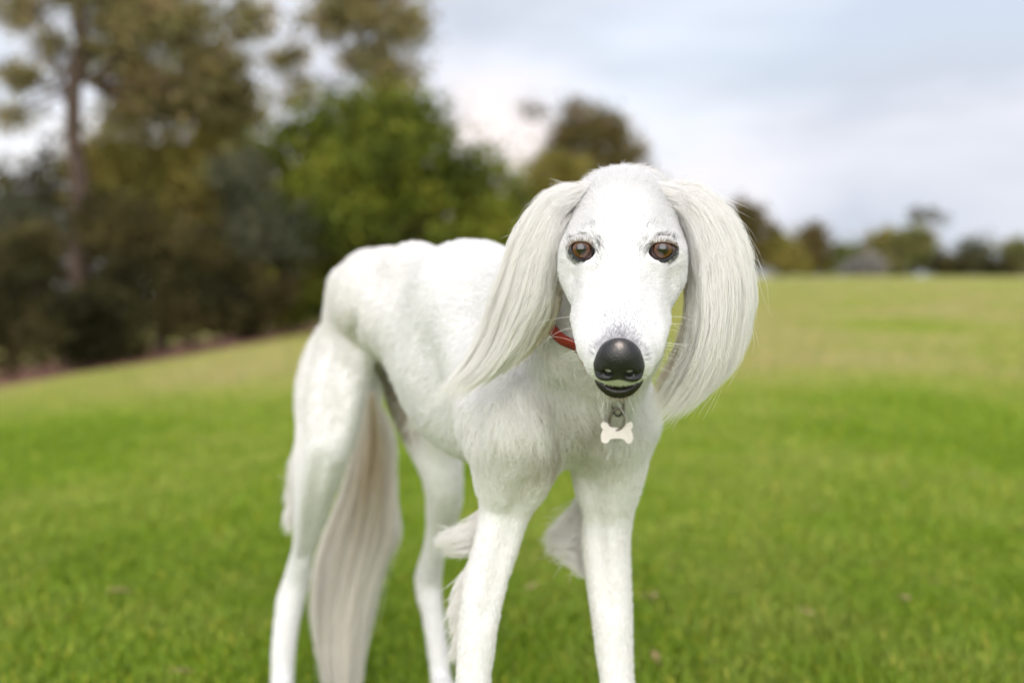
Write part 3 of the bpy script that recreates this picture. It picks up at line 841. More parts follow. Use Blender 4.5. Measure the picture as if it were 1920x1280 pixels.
def eye_mat():
    M = Mat('amber_eye')
    t = M.n.new('ShaderNodeTexCoord')
    sp = M.n.new('ShaderNodeSeparateXYZ'); M.link(t.outputs['Object'], sp.inputs[0])
    cb = M.n.new('ShaderNodeCombineXYZ'); M.link(sp.outputs[0], cb.inputs[0]); M.link(sp.outputs[1], cb.inputs[1])
    ln = M.node('ShaderNodeVectorMath', operation='LENGTH'); M.link(cb.outputs[0], ln.inputs[0])
    dv = M.node('ShaderNodeMath', operation='DIVIDE'); M.link(ln.outputs['Value'], dv.inputs[0]); dv.inputs[1].default_value = EYE_R
    nz = M.noise(600, 4, .6)
    ad = M.node('ShaderNodeMath', operation='MULTIPLY_ADD'); M.link(nz.outputs['Fac'], ad.inputs[0]); ad.inputs[1].default_value = .06; M.link(dv.outputs[0], ad.inputs[2])
    r = M.ramp(ad.outputs[0], [(.31, (.003, .0025, .0025)), (.36, (.030, .012, .006)), (.46, (.078, .030, .011)), (.59, (.140, .055, .018)),
                               (.645, (.03, .010, .005)), (.70, (.02, .012, .011)), (.76, (.10, .055, .055)), (.9, (.16, .09, .09))])
    M.link(r.outputs[0], M.b.inputs['Base Color'])
    M.b.inputs['Roughness'].default_value = .25
    M.b.inputs['Coat Weight'].default_value = 1.0
    M.b.inputs['Coat Roughness'].default_value = .015
    M.b.inputs['Coat IOR'].default_value = 1.5
    return M.m

dog = empty('dog', (-0.05, 1.42, 0.0))
tag(dog, 'white long-haired dog with drooping feathered ears standing on the lawn', 'dog')
def part(name, v, f, mat, parent=None, smooth=True):
    o = new_mesh(name, v, f, mat, None, smooth)
    if parent is None: attach(o, dog)
    else: o.parent = parent
    return o
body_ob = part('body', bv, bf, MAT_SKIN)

# ------------------------------------------------------------------ eyes
def frame_from_gaze(g):
    z = nrm(g); x = nrm(np.cross(np.array([0, 0, 1.0]), z)); y = np.cross(z, x)
    return x, y, z        # x runs to the right of the photo
OUT_L = [(235, 300), (262, 255), (320, 230), (400, 233), (452, 265), (485, 320), (497, 380), (492, 440), (465, 462), (400, 466), (340, 450), (280, 410), (245, 355)]
OUT_R = [(1285, 395), (1298, 330), (1325, 265), (1380, 235), (1450, 228), (1530, 248), (1580, 280), (1602, 312), (1572, 370), (1512, 425), (1440, 452), (1380, 452), (1320, 432)]
MAT_EYE = eye_mat()
eye_out = []
for (c, g), outl, cen in zip(eyes, (OUT_L, OUT_R), ((360, 335), (1440, 325))):
    ex, ey, ez = frame_from_gaze(g)
    o2 = np.array([((a - cen[0]) * 6.15e-5, -(b - cen[1]) * 6.15e-5) for a, b in outl]) * 1.10
    o2[:, 1] = np.where(o2[:, 1] > 0, o2[:, 1] * .79, o2[:, 1])
    n = 48
    ring = catmull(np.concatenate([o2, o2[:1]]), n + 1)[:-1]
    eye_out.append(ring)
    # eyeball: sphere whose local z is the gaze
    nu, nv = 32, 20
    th = np.linspace(0, math.pi, nv + 1)[1:-1]; ph = np.arange(nu) * 2 * math.pi / nu
    sv = [(0, 0, EYE_R)] + [(EYE_R * math.sin(a) * math.cos(b), EYE_R * math.sin(a) * math.sin(b), EYE_R * math.cos(a)) for a in th for b in ph] + [(0, 0, -EYE_R)]
    sv = np.array(sv)
    # corneal bulge
    rr = np.hypot(sv[:, 0], sv[:, 1]) / EYE_R
    sv[:, 2] += np.where((sv[:, 2] > 0) & (rr < .62), (1 - (rr / .62) ** 2) * .0012, 0)
    sf = [[0, 1 + j, 1 + (j + 1) % nu] for j in range(nu)]
    for i in range(nv - 2):
        for j in range(nu):
            sf.append([1 + i * nu + j, 1 + (i + 1) * nu + j, 1 + (i + 1) * nu + (j + 1) % nu, 1 + i * nu + (j + 1) % nu])
    last = len(sv) - 1
    sf += [[last, 1 + (nv - 2) * nu + (j + 1) % nu, 1 + (nv - 2) * nu + j] for j in range(nu)]
    eb = new_mesh('eye', sv, sf, MAT_EYE)
    Rm = Matrix((Vector((ex[0], ey[0], ez[0])), Vector((ex[1], ey[1], ez[1])), Vector((ex[2], ey[2], ez[2])))).to_4x4()
    eb.parent = dog
    eb.matrix_local = Matrix.Translation(Vector(c) - Vector(dog.location)) @ Rm
    # eyelids: dark skin hugging the ball around the almond opening
    rows = []
    for grow, rad in ((.97, 1.00), (1.0, 1.065), (1.05, 1.115), (1.13, 1.13), (1.26, 1.13), (1.5, 1.12), (1.8, 1.10), (2.1, 1.06)):
        q = ring * grow
        lim = np.hypot(q[:, 0], q[:, 1]); mx = EYE_R * rad * .985
        q = q * np.minimum(1, mx / lim)[:, None]
        zz = np.sqrt(np.maximum((EYE_R * rad) ** 2 - (q ** 2).sum(1), 0))
        rows.append(np.column_stack([q, zz]))
    lv = np.concatenate(rows); lf = []
    for i in range(len(rows) - 1):
        for j in range(n):
            lf.append([i * n + j, i * n + (j + 1) % n, (i + 1) * n + (j + 1) % n, (i + 1) * n + j])
    lid = new_mesh('eyelid', lv, lf, MAT_LID, eb)
    up = sstep(ring[:, 1] / EYE_R, -.10, .25)[:, None]
    PU = np.array([(.012, .010, .010), (.012, .010, .010), (.02, .015, .012), (.10, .065, .038), (.20, .15, .105), (.36, .32, .28), (.48, .46, .44), (.56, .55, .54)])  # upper lid pigment; outer rows carry the fur's self-shadow as colour
    PL = np.array([(.02, .016, .018), (.018, .017, .02), (.018, .018, .021), (.022, .023, .027), (.04, .04, .047), (.14, .14, .16), (.6, .6, .6), (.8, .78, .77)])
    vc = np.concatenate([np.column_stack([PU[i] * up + PL[i] * (1 - up), np.ones(n)]) for i in range(len(rows))])
    lid.data.color_attributes.new('pigment', 'FLOAT_COLOR', 'POINT').data.foreach_set('color', vc.astype(np.float32).ravel())

    m = 420
    ua = rng.random(m) * 2 * math.pi; gr = rng.uniform(1.12, 2.1, m)
    ra = np.arctan2(ring[:, 1], ring[:, 0]); rr_ = np.hypot(ring[:, 0], ring[:, 1]); o_ = np.argsort(ra)
    r_ = np.interp(ua, ra[o_], rr_[o_], period=2 * math.pi) * gr
    ok = (r_ < EYE_R * 1.05) & (rng.random(m) < np.where(np.sin(ua) > -.1, 1, .35))
    ua, r_, gr = ua[ok], r_[ok], gr[ok]
    loc = np.column_stack([r_ * np.cos(ua), r_ * np.sin(ua), np.sqrt(np.maximum((EYE_R * 1.125) ** 2 - r_ ** 2, 1e-8))])
    nl = nrm(loc); rd_ = np.column_stack([np.cos(ua), np.sin(ua), 0 * ua]) + np.array([0, .35, 0]) + rng.normal(0, .25, loc.shape)
    tl = nrm(rd_ - nl * (rd_ * nl).sum(1, keepdims=True)); Ll = rng.uniform(.0018, .0034, len(loc))
    uu = np.linspace(0, 1, 4)[None, :, None]
    lp_ = loc[:, None] + Ll[:, None, None] * (tl[:, None] * uu + nl[:, None] * .16 * uu)
    tn = np.ones((len(loc), 3)) * np.where((rng.random(len(loc)) < np.where(gr < 1.3, .45, .05)), rng.uniform(.05, .3, len(loc)), rng.uniform(.78, .92, len(loc)))[:, None]
    hair_object('lid_fur', lp_, np.array([1, .9, .6, .2]) * .00019, MAT_FUR, eb, tn)

# ------------------------------------------------------------------ nose and mouth
nose_prims = [el(H(0, .1205, -.0105), (.0174, .0140, .0170), HR, .008)]
for s in (1, -1):
    nose_prims += [el(H(.0106 * s, .1245, -.0175), (.0088, .0095, .0092), HR, .006)]
nose_cuts = [rc(H(0, .1385, -.012), H(0, .134, -.032), .0007, .0009, .003)]
for s in (1, -1):
    nose_cuts += [rc(H(.0078 * s, .141, -.0140), H(.0085 * s, .122, -.0150), .0036, .0032, .003),
                  rc(H(.0090 * s, .138, -.0160), H(.0185 * s, .1260, -.0180), .0021, .0018, .003)]
nlo = H(0, .12, -.01) - .035; nhi = H(0, .12, -.01) + .035
nax = [np.arange(nlo[i], nhi[i], .0008) for i in range(3)]
nv_, nf_ = sdf_mesh(nose_prims, nax, nose_cuts)
nv_ = smooth_mesh(nv_, nf_, 3, .4)
nose_ob = part('nose', nv_, nf_, nose_mat())

lip_off = -hz * .0022 + hy * .0015
lip_line = [H(-.0185, .074, -.0385), H(-.0172, .090, -.0455), H(-.0136, .1015, -.0490), H(-.0072, .1090, -.0503), H(0, .1112, -.0507),
            H(.0072, .1090, -.0503), H(.0136, .1015, -.0490), H(.0172, .090, -.0455), H(.0185, .074, -.0385)]
lp = catmull(lip_line, 48) + lip_off
lr = .0054 * (0.45 + .55 * np.sin(np.linspace(0.0, math.pi, 48)) ** .6)
part('lower_lip', *tube(lp, lr, 10), MAT_LIP)
lp2 = lp - hy * .004 + hz * .0045
part('gum', *tube(lp2, lr * .8, 8), MAT_LIP)
# floor of the mouth behind the lips
mth = sdf_mesh([el(H(0, .088, -.045), (.020, .024, .008), HR, .005)], [np.arange(H(0, .09, -.045)[i] - .04, H(0, .09, -.045)[i] + .04, .0015) for i in range(3)])
part('mouth_lining', mth[0], mth[1], MAT_LIP)

# ------------------------------------------------------------------ coat
def sample_surface(v, f, n, w):
    a = fa * w; cdf = np.cumsum(a); cdf /= cdf[-1]
    i = np.searchsorted(cdf, rng.random(n)); q = f[i]
    u, t = rng.random((2, n, 1))
    def bl(x): return (x[q[:, 0]] * (1 - u) + x[q[:, 1]] * u) * (1 - t) + (x[q[:, 3]] * (1 - u) + x[q[:, 2]] * u) * t
    return bl(v), nrm(bl(bn))
fc = bv[bf].mean(1)
def head_coords(p): return (p - HE) @ HR.T
def head_w(p):
    h = head_coords(p)
    return sstep(-np.linalg.norm((h - np.array([0, 0, -.04])) / np.array([1.0, 1.15, 1.0]), axis=1), -.135, -.10)
def wob(p, s, ph):
    return np.sin(p[:, 0] * s + ph) * np.cos(p[:, 2] * s * 1.13 + 1.7 * ph) + np.sin(p[:, 1] * s * .9 + 2.3 * ph + p[:, 2] * s * .6)

def coat(n, dens, lo_r, seed):
    p, nn = sample_surface(bv, bf, n, dens)
    hw = head_w(p); h = head_coords(p)
    # combing direction
    trunk = -FT * 1.0 + np.array([0, 0, -.55])
    leg = np.array([0, 0, -1.0]) - FT * .12
    lw = sstep(-p[:, 2], -.50, -.40)[:, None]
    comb = trunk * (1 - lw) + leg * lw
    # front of chest and throat: hair falls down
    fr = sstep(-p[:, 1], -1.33, -1.22)[:, None] * (1 - lw)
    comb = comb * (1 - fr) + (np.array([0, 0, -1.0]) + FT * .1) * fr
    hd = -hy + hx * (np.sign(h[:, 0]) * np.clip(np.abs(h[:, 0]) / .03, 0, 1) * .55)[:, None] - hz * .15
    comb = comb * (1 - hw[:, None]) + hd * hw[:, None]
    comb = comb + .22 * np.column_stack([wob(p, 55, seed), wob(p, 47, seed + 2), wob(p, 60, seed + 4)]) * ((1 - .6 * hw) * (1 - .65 * lw[:, 0]))[:, None] + rng.normal(0, .14, p.shape)
    tg = nrm(comb - nn * (comb * nn).sum(1, keepdims=True))
    # length by region
    L = .013 * np.ones(len(p))
    L = L * (1 - lw[:, 0] * .42)
    L += fr[:, 0] * .010 * (1 - hw)
    muz = sstep(h[:, 1], .0, .08) * hw
    L = L * (1 - hw) + hw * (.0072 - .0038 * muz)
    crown = hw * sstep(-h[:, 1], .05, .09) * sstep(h[:, 2], -.05, -.01)
    L += crown * .006
    L *= rng.uniform(.6, 1.25, len(p))
    lift = (.30 + .10 * rng.random(len(p))) * (1 - .15 * hw) * (1 - .35 * lw[:, 0]) + crown * .45
    k = 4
    t = np.linspace(0, 1, k)[None, :, None]
    pts = (p - nn * .0001)[:, None] + L[:, None, None] * (tg[:, None] * t + nn[:, None] * lift[:, None, None] * t * (1.15 - .55 * t))
    pts[:, 1:] += rng.normal(0, 1, (len(p), k - 1, 3)) * (L * .05)[:, None, None]
    # keep eyes, nose and mouth bare
    keep = np.ones(len(p), bool)
    for (c, g), ring in zip(eyes, eye_out):
        ex, ey, ez = frame_from_gaze(g)
        q = np.stack([(pts - c) @ ex, (pts - c) @ ey], -1)
        near = np.linalg.norm(pts - c, axis=-1) < .022
        ang = np.arctan2(q[..., 1], q[..., 0]); ra = np.arctan2(ring[:, 1], ring[:, 0]); rr = np.hypot(ring[:, 0], ring[:, 1])
        o = np.argsort(ra); lim = np.interp(ang, ra[o], rr[o], period=2 * math.pi)
        rad_ = np.hypot(q[..., 0], q[..., 1])
        low = np.where(q[..., 1] < 0, .0016, .0004)
        keep &= ~((near & (rad_ < lim + low)).any(1))
    nd = sdf_points(nose_prims, pts.reshape(-1, 3)).reshape(len(p), k)
    keep &= (nd > .0002).all(1)
    ld = np.min(np.linalg.norm(p[:, None] - lp[None, ::3], axis=2), axis=1) if n < 400000 else np.ones(len(p))
    keep &= ld > .0075
    # coat thinned over the groin to bare its painted shade; then pigment
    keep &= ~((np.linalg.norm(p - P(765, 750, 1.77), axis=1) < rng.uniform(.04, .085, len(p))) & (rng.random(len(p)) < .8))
    tint = np.ones((len(p), 3)) * rng.uniform(.90, 1.0, (len(p), 1))
    cream = np.clip(.5 + .5 * wob(p, 9, seed + 1), 0, 1)[:, None] * (1 - hw)[:, None]
    tint *= 1 - cream * np.array([.005, .018, .040])
    mot = np.exp(-(np.linalg.norm((p - P(1078, 850, 1.23)) / np.array([.042, .09, .060]), axis=1)) ** 2) * sstep(wob(p, 85, 2.0) + .6 * wob(p, 190, 4.0), -.3, 1.0)
    tint *= 1 - (mot * (rng.random(len(p)) < .8))[:, None] * np.array([.34, .40, .46])
    dark = np.zeros(len(p))
    for (c, g), s in zip(eyes, (1, -1)):        # dark hairs at the inner corners and along the lids
        ex, ey, ez = frame_from_gaze(g)
        qx = (p - c) @ ex * s; qy = (p - c) @ ey
        dark = np.maximum(dark, .50 * np.exp(-((qx - .0135) / .0050) ** 2 - ((qy + .001) / .0080) ** 2))
        rd = np.hypot(qx, qy)
        dark = np.maximum(dark, .75 * np.exp(-((rd - .0095) / .0022) ** 2) * (np.linalg.norm(p - c, axis=1) < .02))
        dark = np.maximum(dark, .10 * np.exp(-((qx - .010) / .006) ** 2 - ((qy - .0175) / .005) ** 2))
    nb = hw * np.exp(-((h[:, 0]) / .012) ** 2) * sstep(h[:, 1], .055, .112) * (h[:, 2] > -.02)
    md = np.min(np.linalg.norm(p[:, None] - lp[None, ::3], axis=2), axis=1)
    dark = np.maximum(dark, .55 * np.exp(-(md / .0085) ** 2))
    isd = rng.random(len(p)) < dark
    tint[isd] *= rng.uniform(.10, .45, (isd.sum(), 1))
    nb = np.maximum(nb, hw * .9 * np.exp(-(np.maximum(sdf_points(nose_prims, p), 0) / .004) ** 2) * (h[:, 2] > -.012))
    isn = rng.random(len(p)) < .75 * nb
    tint[isn] *= rng.uniform(.38, .80, (isn.sum(), 1)) * np.array([.97, .98, 1.04])
    pts, tint = pts[keep], tint[keep]
    # thinner where sharp, thicker where far from the plane of focus
    base = lo_r * (1 + .55 * (1 - hw[keep]))
    rad = base[:, None] * np.array([1.0, .9, .65, .18])[None]
    return pts, rad, tint
wh = head_w(fc)
d_body = np.where(wh < .5, 1.0, 0.0) * np.where(fc[:, 2] < .08, .5, 1)
d_head = np.where(wh >= .02, 1.0, 0.0)
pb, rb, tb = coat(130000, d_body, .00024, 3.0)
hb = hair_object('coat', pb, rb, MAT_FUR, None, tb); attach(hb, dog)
ph_, rh_, th_ = coat(105000, d_head, .00017, 5.0)
hb = hair_object('face_fur', ph_, rh_, MAT_FUR, None, th_); attach(hb, dog)

# ------------------------------------------------------------------ long feathering from guide strands
def guide_hair(guides, n, r0, tint_fn, t0max=.5, seg=(.45, .75), thick=.006, clumps=70, wave=.0015, wfreq=30, pull=.8, fly=.05, npt=10, fray=.0, taper=False):
    K = 40
    g = np.stack([catmull(np.array([P(*q) for q in gd]), K) for gd in guides])        # (G, K, 3)
    ng = len(g)
    def surf(s, t):
        s = np.clip(s, 0, 1) * (ng - 1); i = np.minimum(s.astype(int), ng - 2); fs = (s - i)[..., None]
        fs = fs * 1.0
        tt = np.clip(t, 0, 1.15) * (K - 1); j = np.minimum(tt.astype(int), K - 2); ft = (tt - j)[..., None]
        a = g[i, j] * (1 - ft) + g[i, j + 1] * ft; b = g[i + 1, j] * (1 - ft) + g[i + 1, j + 1] * ft
        return a * (1 - fs) + b * fs
    s = rng.random(n); t0 = rng.random(n) ** 1.3 * t0max
    ln = rng.uniform(seg[0], seg[1], n)
    t1 = np.minimum(t0 + ln, 1.0) if not taper else t0 + (1.04 - t0) * rng.random(n) ** .75 * np.where(rng.random(n) < .85, .92, 1.06)
    t1 = np.minimum(np.maximum(t1, t0 + .12), 1.12)
    cs = np.sort(rng.random(clumps)); ci = np.argmin(np.abs(s[:, None] - cs[None]), 1)
    cph = rng.random(clumps) * 6.28; camp = rng.uniform(.4, 1.3, clumps)
    coff = rng.normal(0, 1, (clumps, 3)) * thick * .6
    u = np.linspace(0, 1, npt)[None]
    t = t0[:, None] + (t1 - t0)[:, None] * u
    w = pull * np.clip(u * 1.2 - .15, 0, 1) ** 1.2
    ss = s[:, None] * (1 - w) + cs[ci][:, None] * w
    flyer = rng.random(n) < fly
    ss = ss + np.where(flyer[:, None], rng.normal(0, .10, (n, 1)) * u, 0)
    pos = surf(ss, t)
    off = rng.normal(0, 1, (n, 3)) * thick * np.array([.5, 1.0, .5])
    grow = np.clip(u * 2.0, 0.15, 1)[..., None]
    pos += (off[:, None] * (1 - .75 * w[..., None]) + coff[ci][:, None]) * grow
    sideways = np.array([.8, .3, .5])
    pos += (np.sin(t * wfreq + cph[ci][:, None]) * camp[ci][:, None] * wave * u)[..., None] * sideways
    pos += (np.sin(t * wfreq * 1.7 + rng.random((n, 1)) * 6.28) * wave * .35 * u)[..., None] * np.array([.3, .8, -.6])
    pos += np.where(flyer[:, None, None], rng.normal(0, .007, (n, 1, 3)) * (u ** 1.5)[..., None], 0)
    if fray: pos += rng.normal(0, fray, (n, 1, 3)) * (u ** 2)[..., None]
    rad = r0 * np.concatenate([np.linspace(.8, 1, npt // 2), np.linspace(1, .2, npt - npt // 2)])
    return pos, np.broadcast_to(rad, (n, npt)) * rng.uniform(.7, 1.2, (n, 1)), tint_fn(s, t0, n)

EAR_R = [[(1236, 350, 1.147), (1300, 352, 1.129), (1366, 394, 1.116), (1400, 462, 1.105), (1412, 530, 1.1), (1409, 590, 1.1), (1402, 640, 1.1)],
         [(1240, 345, 1.137), (1312, 364, 1.114), (1368, 430, 1.096), (1396, 520, 1.085), (1396, 610, 1.085), (1374, 690, 1.085), (1345, 730, 1.085)],
         [(1248, 358, 1.132), (1308, 388, 1.099), (1348, 470, 1.081), (1360, 560, 1.07), (1350, 650, 1.07), (1315, 730, 1.075), (1275, 775, 1.08)],
         [(1258, 376, 1.127), (1302, 420, 1.099), (1322, 500, 1.081), (1326, 590, 1.07), (1312, 670, 1.07), (1278, 740, 1.075), (1236, 792, 1.08)],
         [(1268, 396, 1.132), (1297, 450, 1.114), (1304, 530, 1.101), (1304, 600, 1.09), (1286, 670, 1.09), (1256, 728, 1.09), (1228, 768, 1.09)],
         [(1276, 414, 1.142), (1295, 470, 1.129), (1294, 540, 1.121), (1291, 600, 1.11), (1272, 655, 1.105), (1246, 705, 1.1), (1226, 742, 1.1)]]
EAR_L = [[(1098, 350, 1.147), (1026, 364, 1.139), (974, 424, 1.136), (945, 490, 1.14), (915, 575, 1.15), (878, 662, 1.155), (818, 738, 1.16)],
         [(1094, 350, 1.137), (1030, 375, 1.124), (985, 450, 1.121), (957, 540, 1.12), (930, 622, 1.13), (890, 692, 1.14), (826, 744, 1.15)],
         [(1086, 364, 1.132), (1036, 400, 1.109), (1005, 480, 1.106), (985, 560, 1.11), (955, 632, 1.12), (915, 692, 1.13), (860, 736, 1.14)],
         [(1078, 386, 1.127), (1043, 430, 1.109), (1025, 500, 1.106), (1010, 570, 1.11), (982, 632, 1.12), (945, 682, 1.13), (900, 724, 1.14)],
         [(1070, 410, 1.132), (1049, 460, 1.124), (1041, 520, 1.121), (1030, 578, 1.12), (1005, 628, 1.13), (975, 664, 1.135), (942, 696, 1.14)],
         [(1064, 430, 1.142), (1052, 480, 1.139), (1049, 530, 1.136), (1041, 572, 1.135), (1027, 606, 1.135), (1007, 634, 1.14), (990, 660, 1.14)]]
def ear_tint(inner, amount):
    def fn(s, t0, n):
        v = rng.uniform(.95, 1.0, (n, 1)); tt = np.ones((n, 3)) * v
        cr = np.clip(.18 + .30 * rng.normal(size=n), 0, 1)[:, None]
        tt *= 1 - cr * np.array([.01, .035, .085])
        tan = (np.clip((s - inner) / (1 - inner), 0, 1) * amount * (rng.random(n) < .7))[:, None]
        tt *= 1 - tan * np.array([.30, .48, .70])
        return tt
    return fn
for guides, inner, amt in ((EAR_R, .80, .55), (EAR_L, .72, .8)):
    # ear leather: a folded sheet 4 mm thick under the hair
    K = 14
    g = np.stack([catmull(np.array([P(*q) for q in gd]), 22)[:K] for gd in guides])
    g[:, :, 1] += .006
    ng = len(g); nq = np.zeros_like(g)
    nq = nrm(np.cross(np.gradient(g, axis=1), np.gradient(g, axis=0)))
    nq *= np.sign(-nq[..., 1:2] + 1e-9)
    th = (.0022 * np.sin(np.linspace(.25, math.pi - .15, K)))[None, :, None]
    v = np.concatenate([(g + nq * th).reshape(-1, 3), (g - nq * th).reshape(-1, 3)]); F = []
    o = ng * K
    for i in range(ng - 1):
        for j in range(K - 1):
            a, b, c, d = i * K + j, (i + 1) * K + j, (i + 1) * K + j + 1, i * K + j + 1
            F += [[a, b, c, d], [o + d, o + c, o + b, o + a]]
    for j in range(K - 1):
        F += [[j, j + 1, o + j + 1, o + j], [(ng - 1) * K + j + 1, (ng - 1) * K + j, o + (ng - 1) * K + j, o + (ng - 1) * K + j + 1]]
    for i in range(ng - 1):
        F += [[(i + 1) * K, i * K, o + i * K, o + (i + 1) * K], [i * K + K - 1, (i + 1) * K + K - 1, o + (i + 1) * K + K - 1, o + i * K + K - 1]]
    ear = part('ear', v, F, MAT_EAR)
    p1, r1, c1 = guide_hair(guides, 15000, .00015, ear_tint(inner, amt), .66, (.30, .70), .0036, 70, .0022, 26, .66, .025, taper=True)
    p2, r2, c2 = guide_hair(guides, 15000, .00013, ear_tint(inner, amt), .42, (.06, .16), .0034, 200, .0003, 20, .2, .02, npt=5, fray=.0008)
    h1 = hair_object('ear_feathering', p1, r1, MAT_FEATHER, None, c1)
    attach(h1, dog); h1.parent = ear; h1.matrix_parent_inverse = Matrix.Identity(4)
    h2 = hair_object('ear_fur', p2, r2, MAT_FEATHER, None, c2)
    h2.parent = ear

def white_tint(s, t0, n):
    tt = np.ones((n, 3)) * rng.uniform(.93, 1.0, (n, 1))
    return tt * (1 - np.clip(.2 + .25 * rng.normal(size=n), 0, 1)[:, None] * np.array([.01, .05, .11]))
def tail_tint(s, t0, n):
    tt = white_tint(s, t0, n)
    tan = (np.exp(-((t0 - .05) / .08) ** 2) * np.exp(-((s - .45) / .25) ** 2) * (rng.random(n) < .8))[:, None]
    return tt * (1 - tan * np.array([.06, .18, .34])) * np.array([1.0, .985, .95])
def DD(l, d): return [q + (d,) if len(q) == 2 else q for q in l]
TAIL = [DD([(688, 735), (668, 830), (642, 920), (612, 990), (594, 1060), (588, 1150), (600, 1230), (610, 1310)], 1.97),
        DD([(693, 735), (688, 830), (672, 920), (648, 1000), (630, 1080), (622, 1170), (622, 1240), (626, 1320)], 1.94),
        DD([(697, 735), (706, 830), (702, 920), (690, 1000), (672, 1080), (655, 1170), (650, 1240), (648, 1320)], 1.93),
        DD([(700, 735), (722, 830), (724, 920), (720, 1000), (698, 1068), (678, 1150), (664, 1230), (658, 1310)], 1.95),
        DD([(703, 735), (734, 820), (736, 930), (746, 1008), (720, 1060), (698, 1150), (682, 1220), (674, 1300)], 1.98)]
p1, r1, c1 = guide_hair(TAIL, 9000, .00042, tail_tint, .7, (.25, .5), .006, 45, .003, 12, .45, .04)
hb = hair_object('tail_feathering', p1, r1, MAT_FEATHER, None, c1); attach(hb, dog)
FEATHERS = [
    ([DD([(908, 940), (885, 972), (852, 995), (824, 1008)], 1.30), DD([(902, 985), (875, 1005), (845, 1014), (822, 1016)], 1.29), DD([(890, 1040), (872, 1036), (850, 1030), (832, 1026)], 1.29)], 1500),
    ([DD([(1100, 900), (1072, 945), (1046, 975), (1024, 998)], 1.37), DD([(1100, 960), (1072, 995), (1045, 1012), (1024, 1024)], 1.37), DD([(1105, 1030), (1080, 1035), (1058, 1032), (1040, 1030)], 1.36), DD([(1112, 1100), (1096, 1082), (1080, 1062), (1066, 1046)], 1.355)], 2400),
    ([DD([(575, 780), (560, 820), (550, 850), (540, 872)], 1.84), DD([(572, 860), (555, 890), (545, 905), (540, 918)], 1.83), DD([(565, 930), (548, 960), (540, 985), (538, 1005)], 1.83)], 1500),
    ([DD([(880, 1050), (868, 1080), (860, 1105), (853, 1125)], 1.275), DD([(872, 1110), (862, 1140), (855, 1165), (849, 1180)], 1.27), DD([(866, 1180), (856, 1210), (850, 1235), (846, 1250)], 1.265)], 900),
    ([DD([(770, 710), (776, 750), (772, 785), (764, 806)], 1.66), DD([(785, 740), (790, 770), (785, 795), (776, 815)], 1.66)], 120)]
for gd, n in FEATHERS:
    p1, r1, c1 = guide_hair(gd, n, .00030, white_tint, .35, (.5, .95), .004, 22, .001, 10, .8, .08, fray=.003)
    hb = hair_object('feathering', p1, r1, MAT_FEATHER, None, c1); attach(hb, dog)

# fur running from the crown on to the ear base
for gd in ([DD([(1112, 340), (1080, 346), (1050, 356), (1024, 372)], 1.112), DD([(1098, 360), (1070, 368), (1046, 380), (1024, 398)], 1.108), DD([(1080, 385), (1064, 394), (1048, 406), (1034, 424)], 1.110)],
           [DD([(1222, 338), (1254, 345), (1286, 356), (1314, 372)], 1.112), DD([(1236, 358), (1264, 366), (1290, 380), (1314, 398)], 1.106), DD([(1256, 385), (1274, 394), (1292, 408), (1308, 426)], 1.108)]):
    p1, r1, c1 = guide_hair(gd, 900, .00014, white_tint, .6, (.25, .5), .0022, 120, .0003, 8, .15, .02, npt=6, fray=.001)
    hb = hair_object('crown_fur', p1, r1, MAT_FUR, None, c1); attach(hb, dog)

# ------------------------------------------------------------------ whiskers and lashes
MAT_WH = simple_mat('white_whisker', (.85, .84, .80), .4, .4)
wp = []
for i in range(24):
    s = 1 if i < 17 else -1
    y = rng.uniform(.045, .108); z = rng.uniform(-.044, -.026)
    r0 = H(.034 * s, y, z)
    for _ in range(30):
        dd = float(sdf_points(head, r0[None])[0]); r0 = r0 - hx * s * dd
    L = rng.uniform(.012, .036)
    d0 = nrm(hx * s * 1.0 - hy * rng.uniform(-.1, .5) - hz * rng.uniform(-.2, .6) + np.array([0, 0, rng.uniform(-.1, .35)]))
    dn = np.array([rng.uniform(-.3, .1), 0, -1.0]) * rng.uniform(.15, .6)
    u = np.linspace(0, 1, 10)[:, None]
    wp.append(r0 + L * (d0 * u + dn * u ** 2))
for i in range(14):
    r0 = H(rng.uniform(-.016, .016), .106, -.060)
    L = rng.uniform(.012, .028); u = np.linspace(0, 1, 10)[:, None]
    d0 = nrm(np.array([rng.uniform(-.6, .6), rng.uniform(-.5, .2), -1.0]))
    wp.append(r0 + L * (d0 * u + np.array([rng.uniform(-.3, .3), 0, .1]) * u ** 2))
wp = np.array(wp)
fr_i = rng.integers(8, 40, 170)
fr = lp[fr_i] - hz * lr[fr_i][:, None] * .55 + hy * lr[fr_i][:, None] * .62 + rng.normal(0, .0006, (170, 3))
fd = nrm(np.array([0, -.35, -1.0]) + (lp[fr_i] - lp.mean(0)) * 12 + rng.normal(0, .5, (170, 3)))
fu = np.linspace(0, 1, 4)[None, :, None]
fp = fr[:, None] + fd[:, None] * fu * rng.uniform(.0015, .0045, 170)[:, None, None]
ux = rng.uniform(-.0135, .0135, 90)
ur = np.array([H(x, .1165 - abs(x) * .35, -.0315) for x in ux])
ud = nrm(np.array([0, -.25, -1.0]) + hx * (ux * 18)[:, None] + rng.normal(0, .18, (90, 3)))
up_ = ur[:, None] + ud[:, None] * fu * rng.uniform(.004, .008, 90)[:, None, None]
hb = hair_object('lip_hair', up_, np.array([1, .9, .7, .2]) * .00022, MAT_FUR, None, np.ones((90, 3))); attach(hb, dog)
hb = hair_object('lip_fringe', fp, np.array([1, .9, .7, .3]) * .00026, MAT_FUR, None, np.ones((170, 3)) * np.array([.78, .68, .55]) * rng.uniform(.3, 1.1, (170, 1))); attach(hb, dog)
hb = hair_object('whiskers', wp, np.linspace(.00011, .00004, 10), MAT_WH); attach(hb, dog)

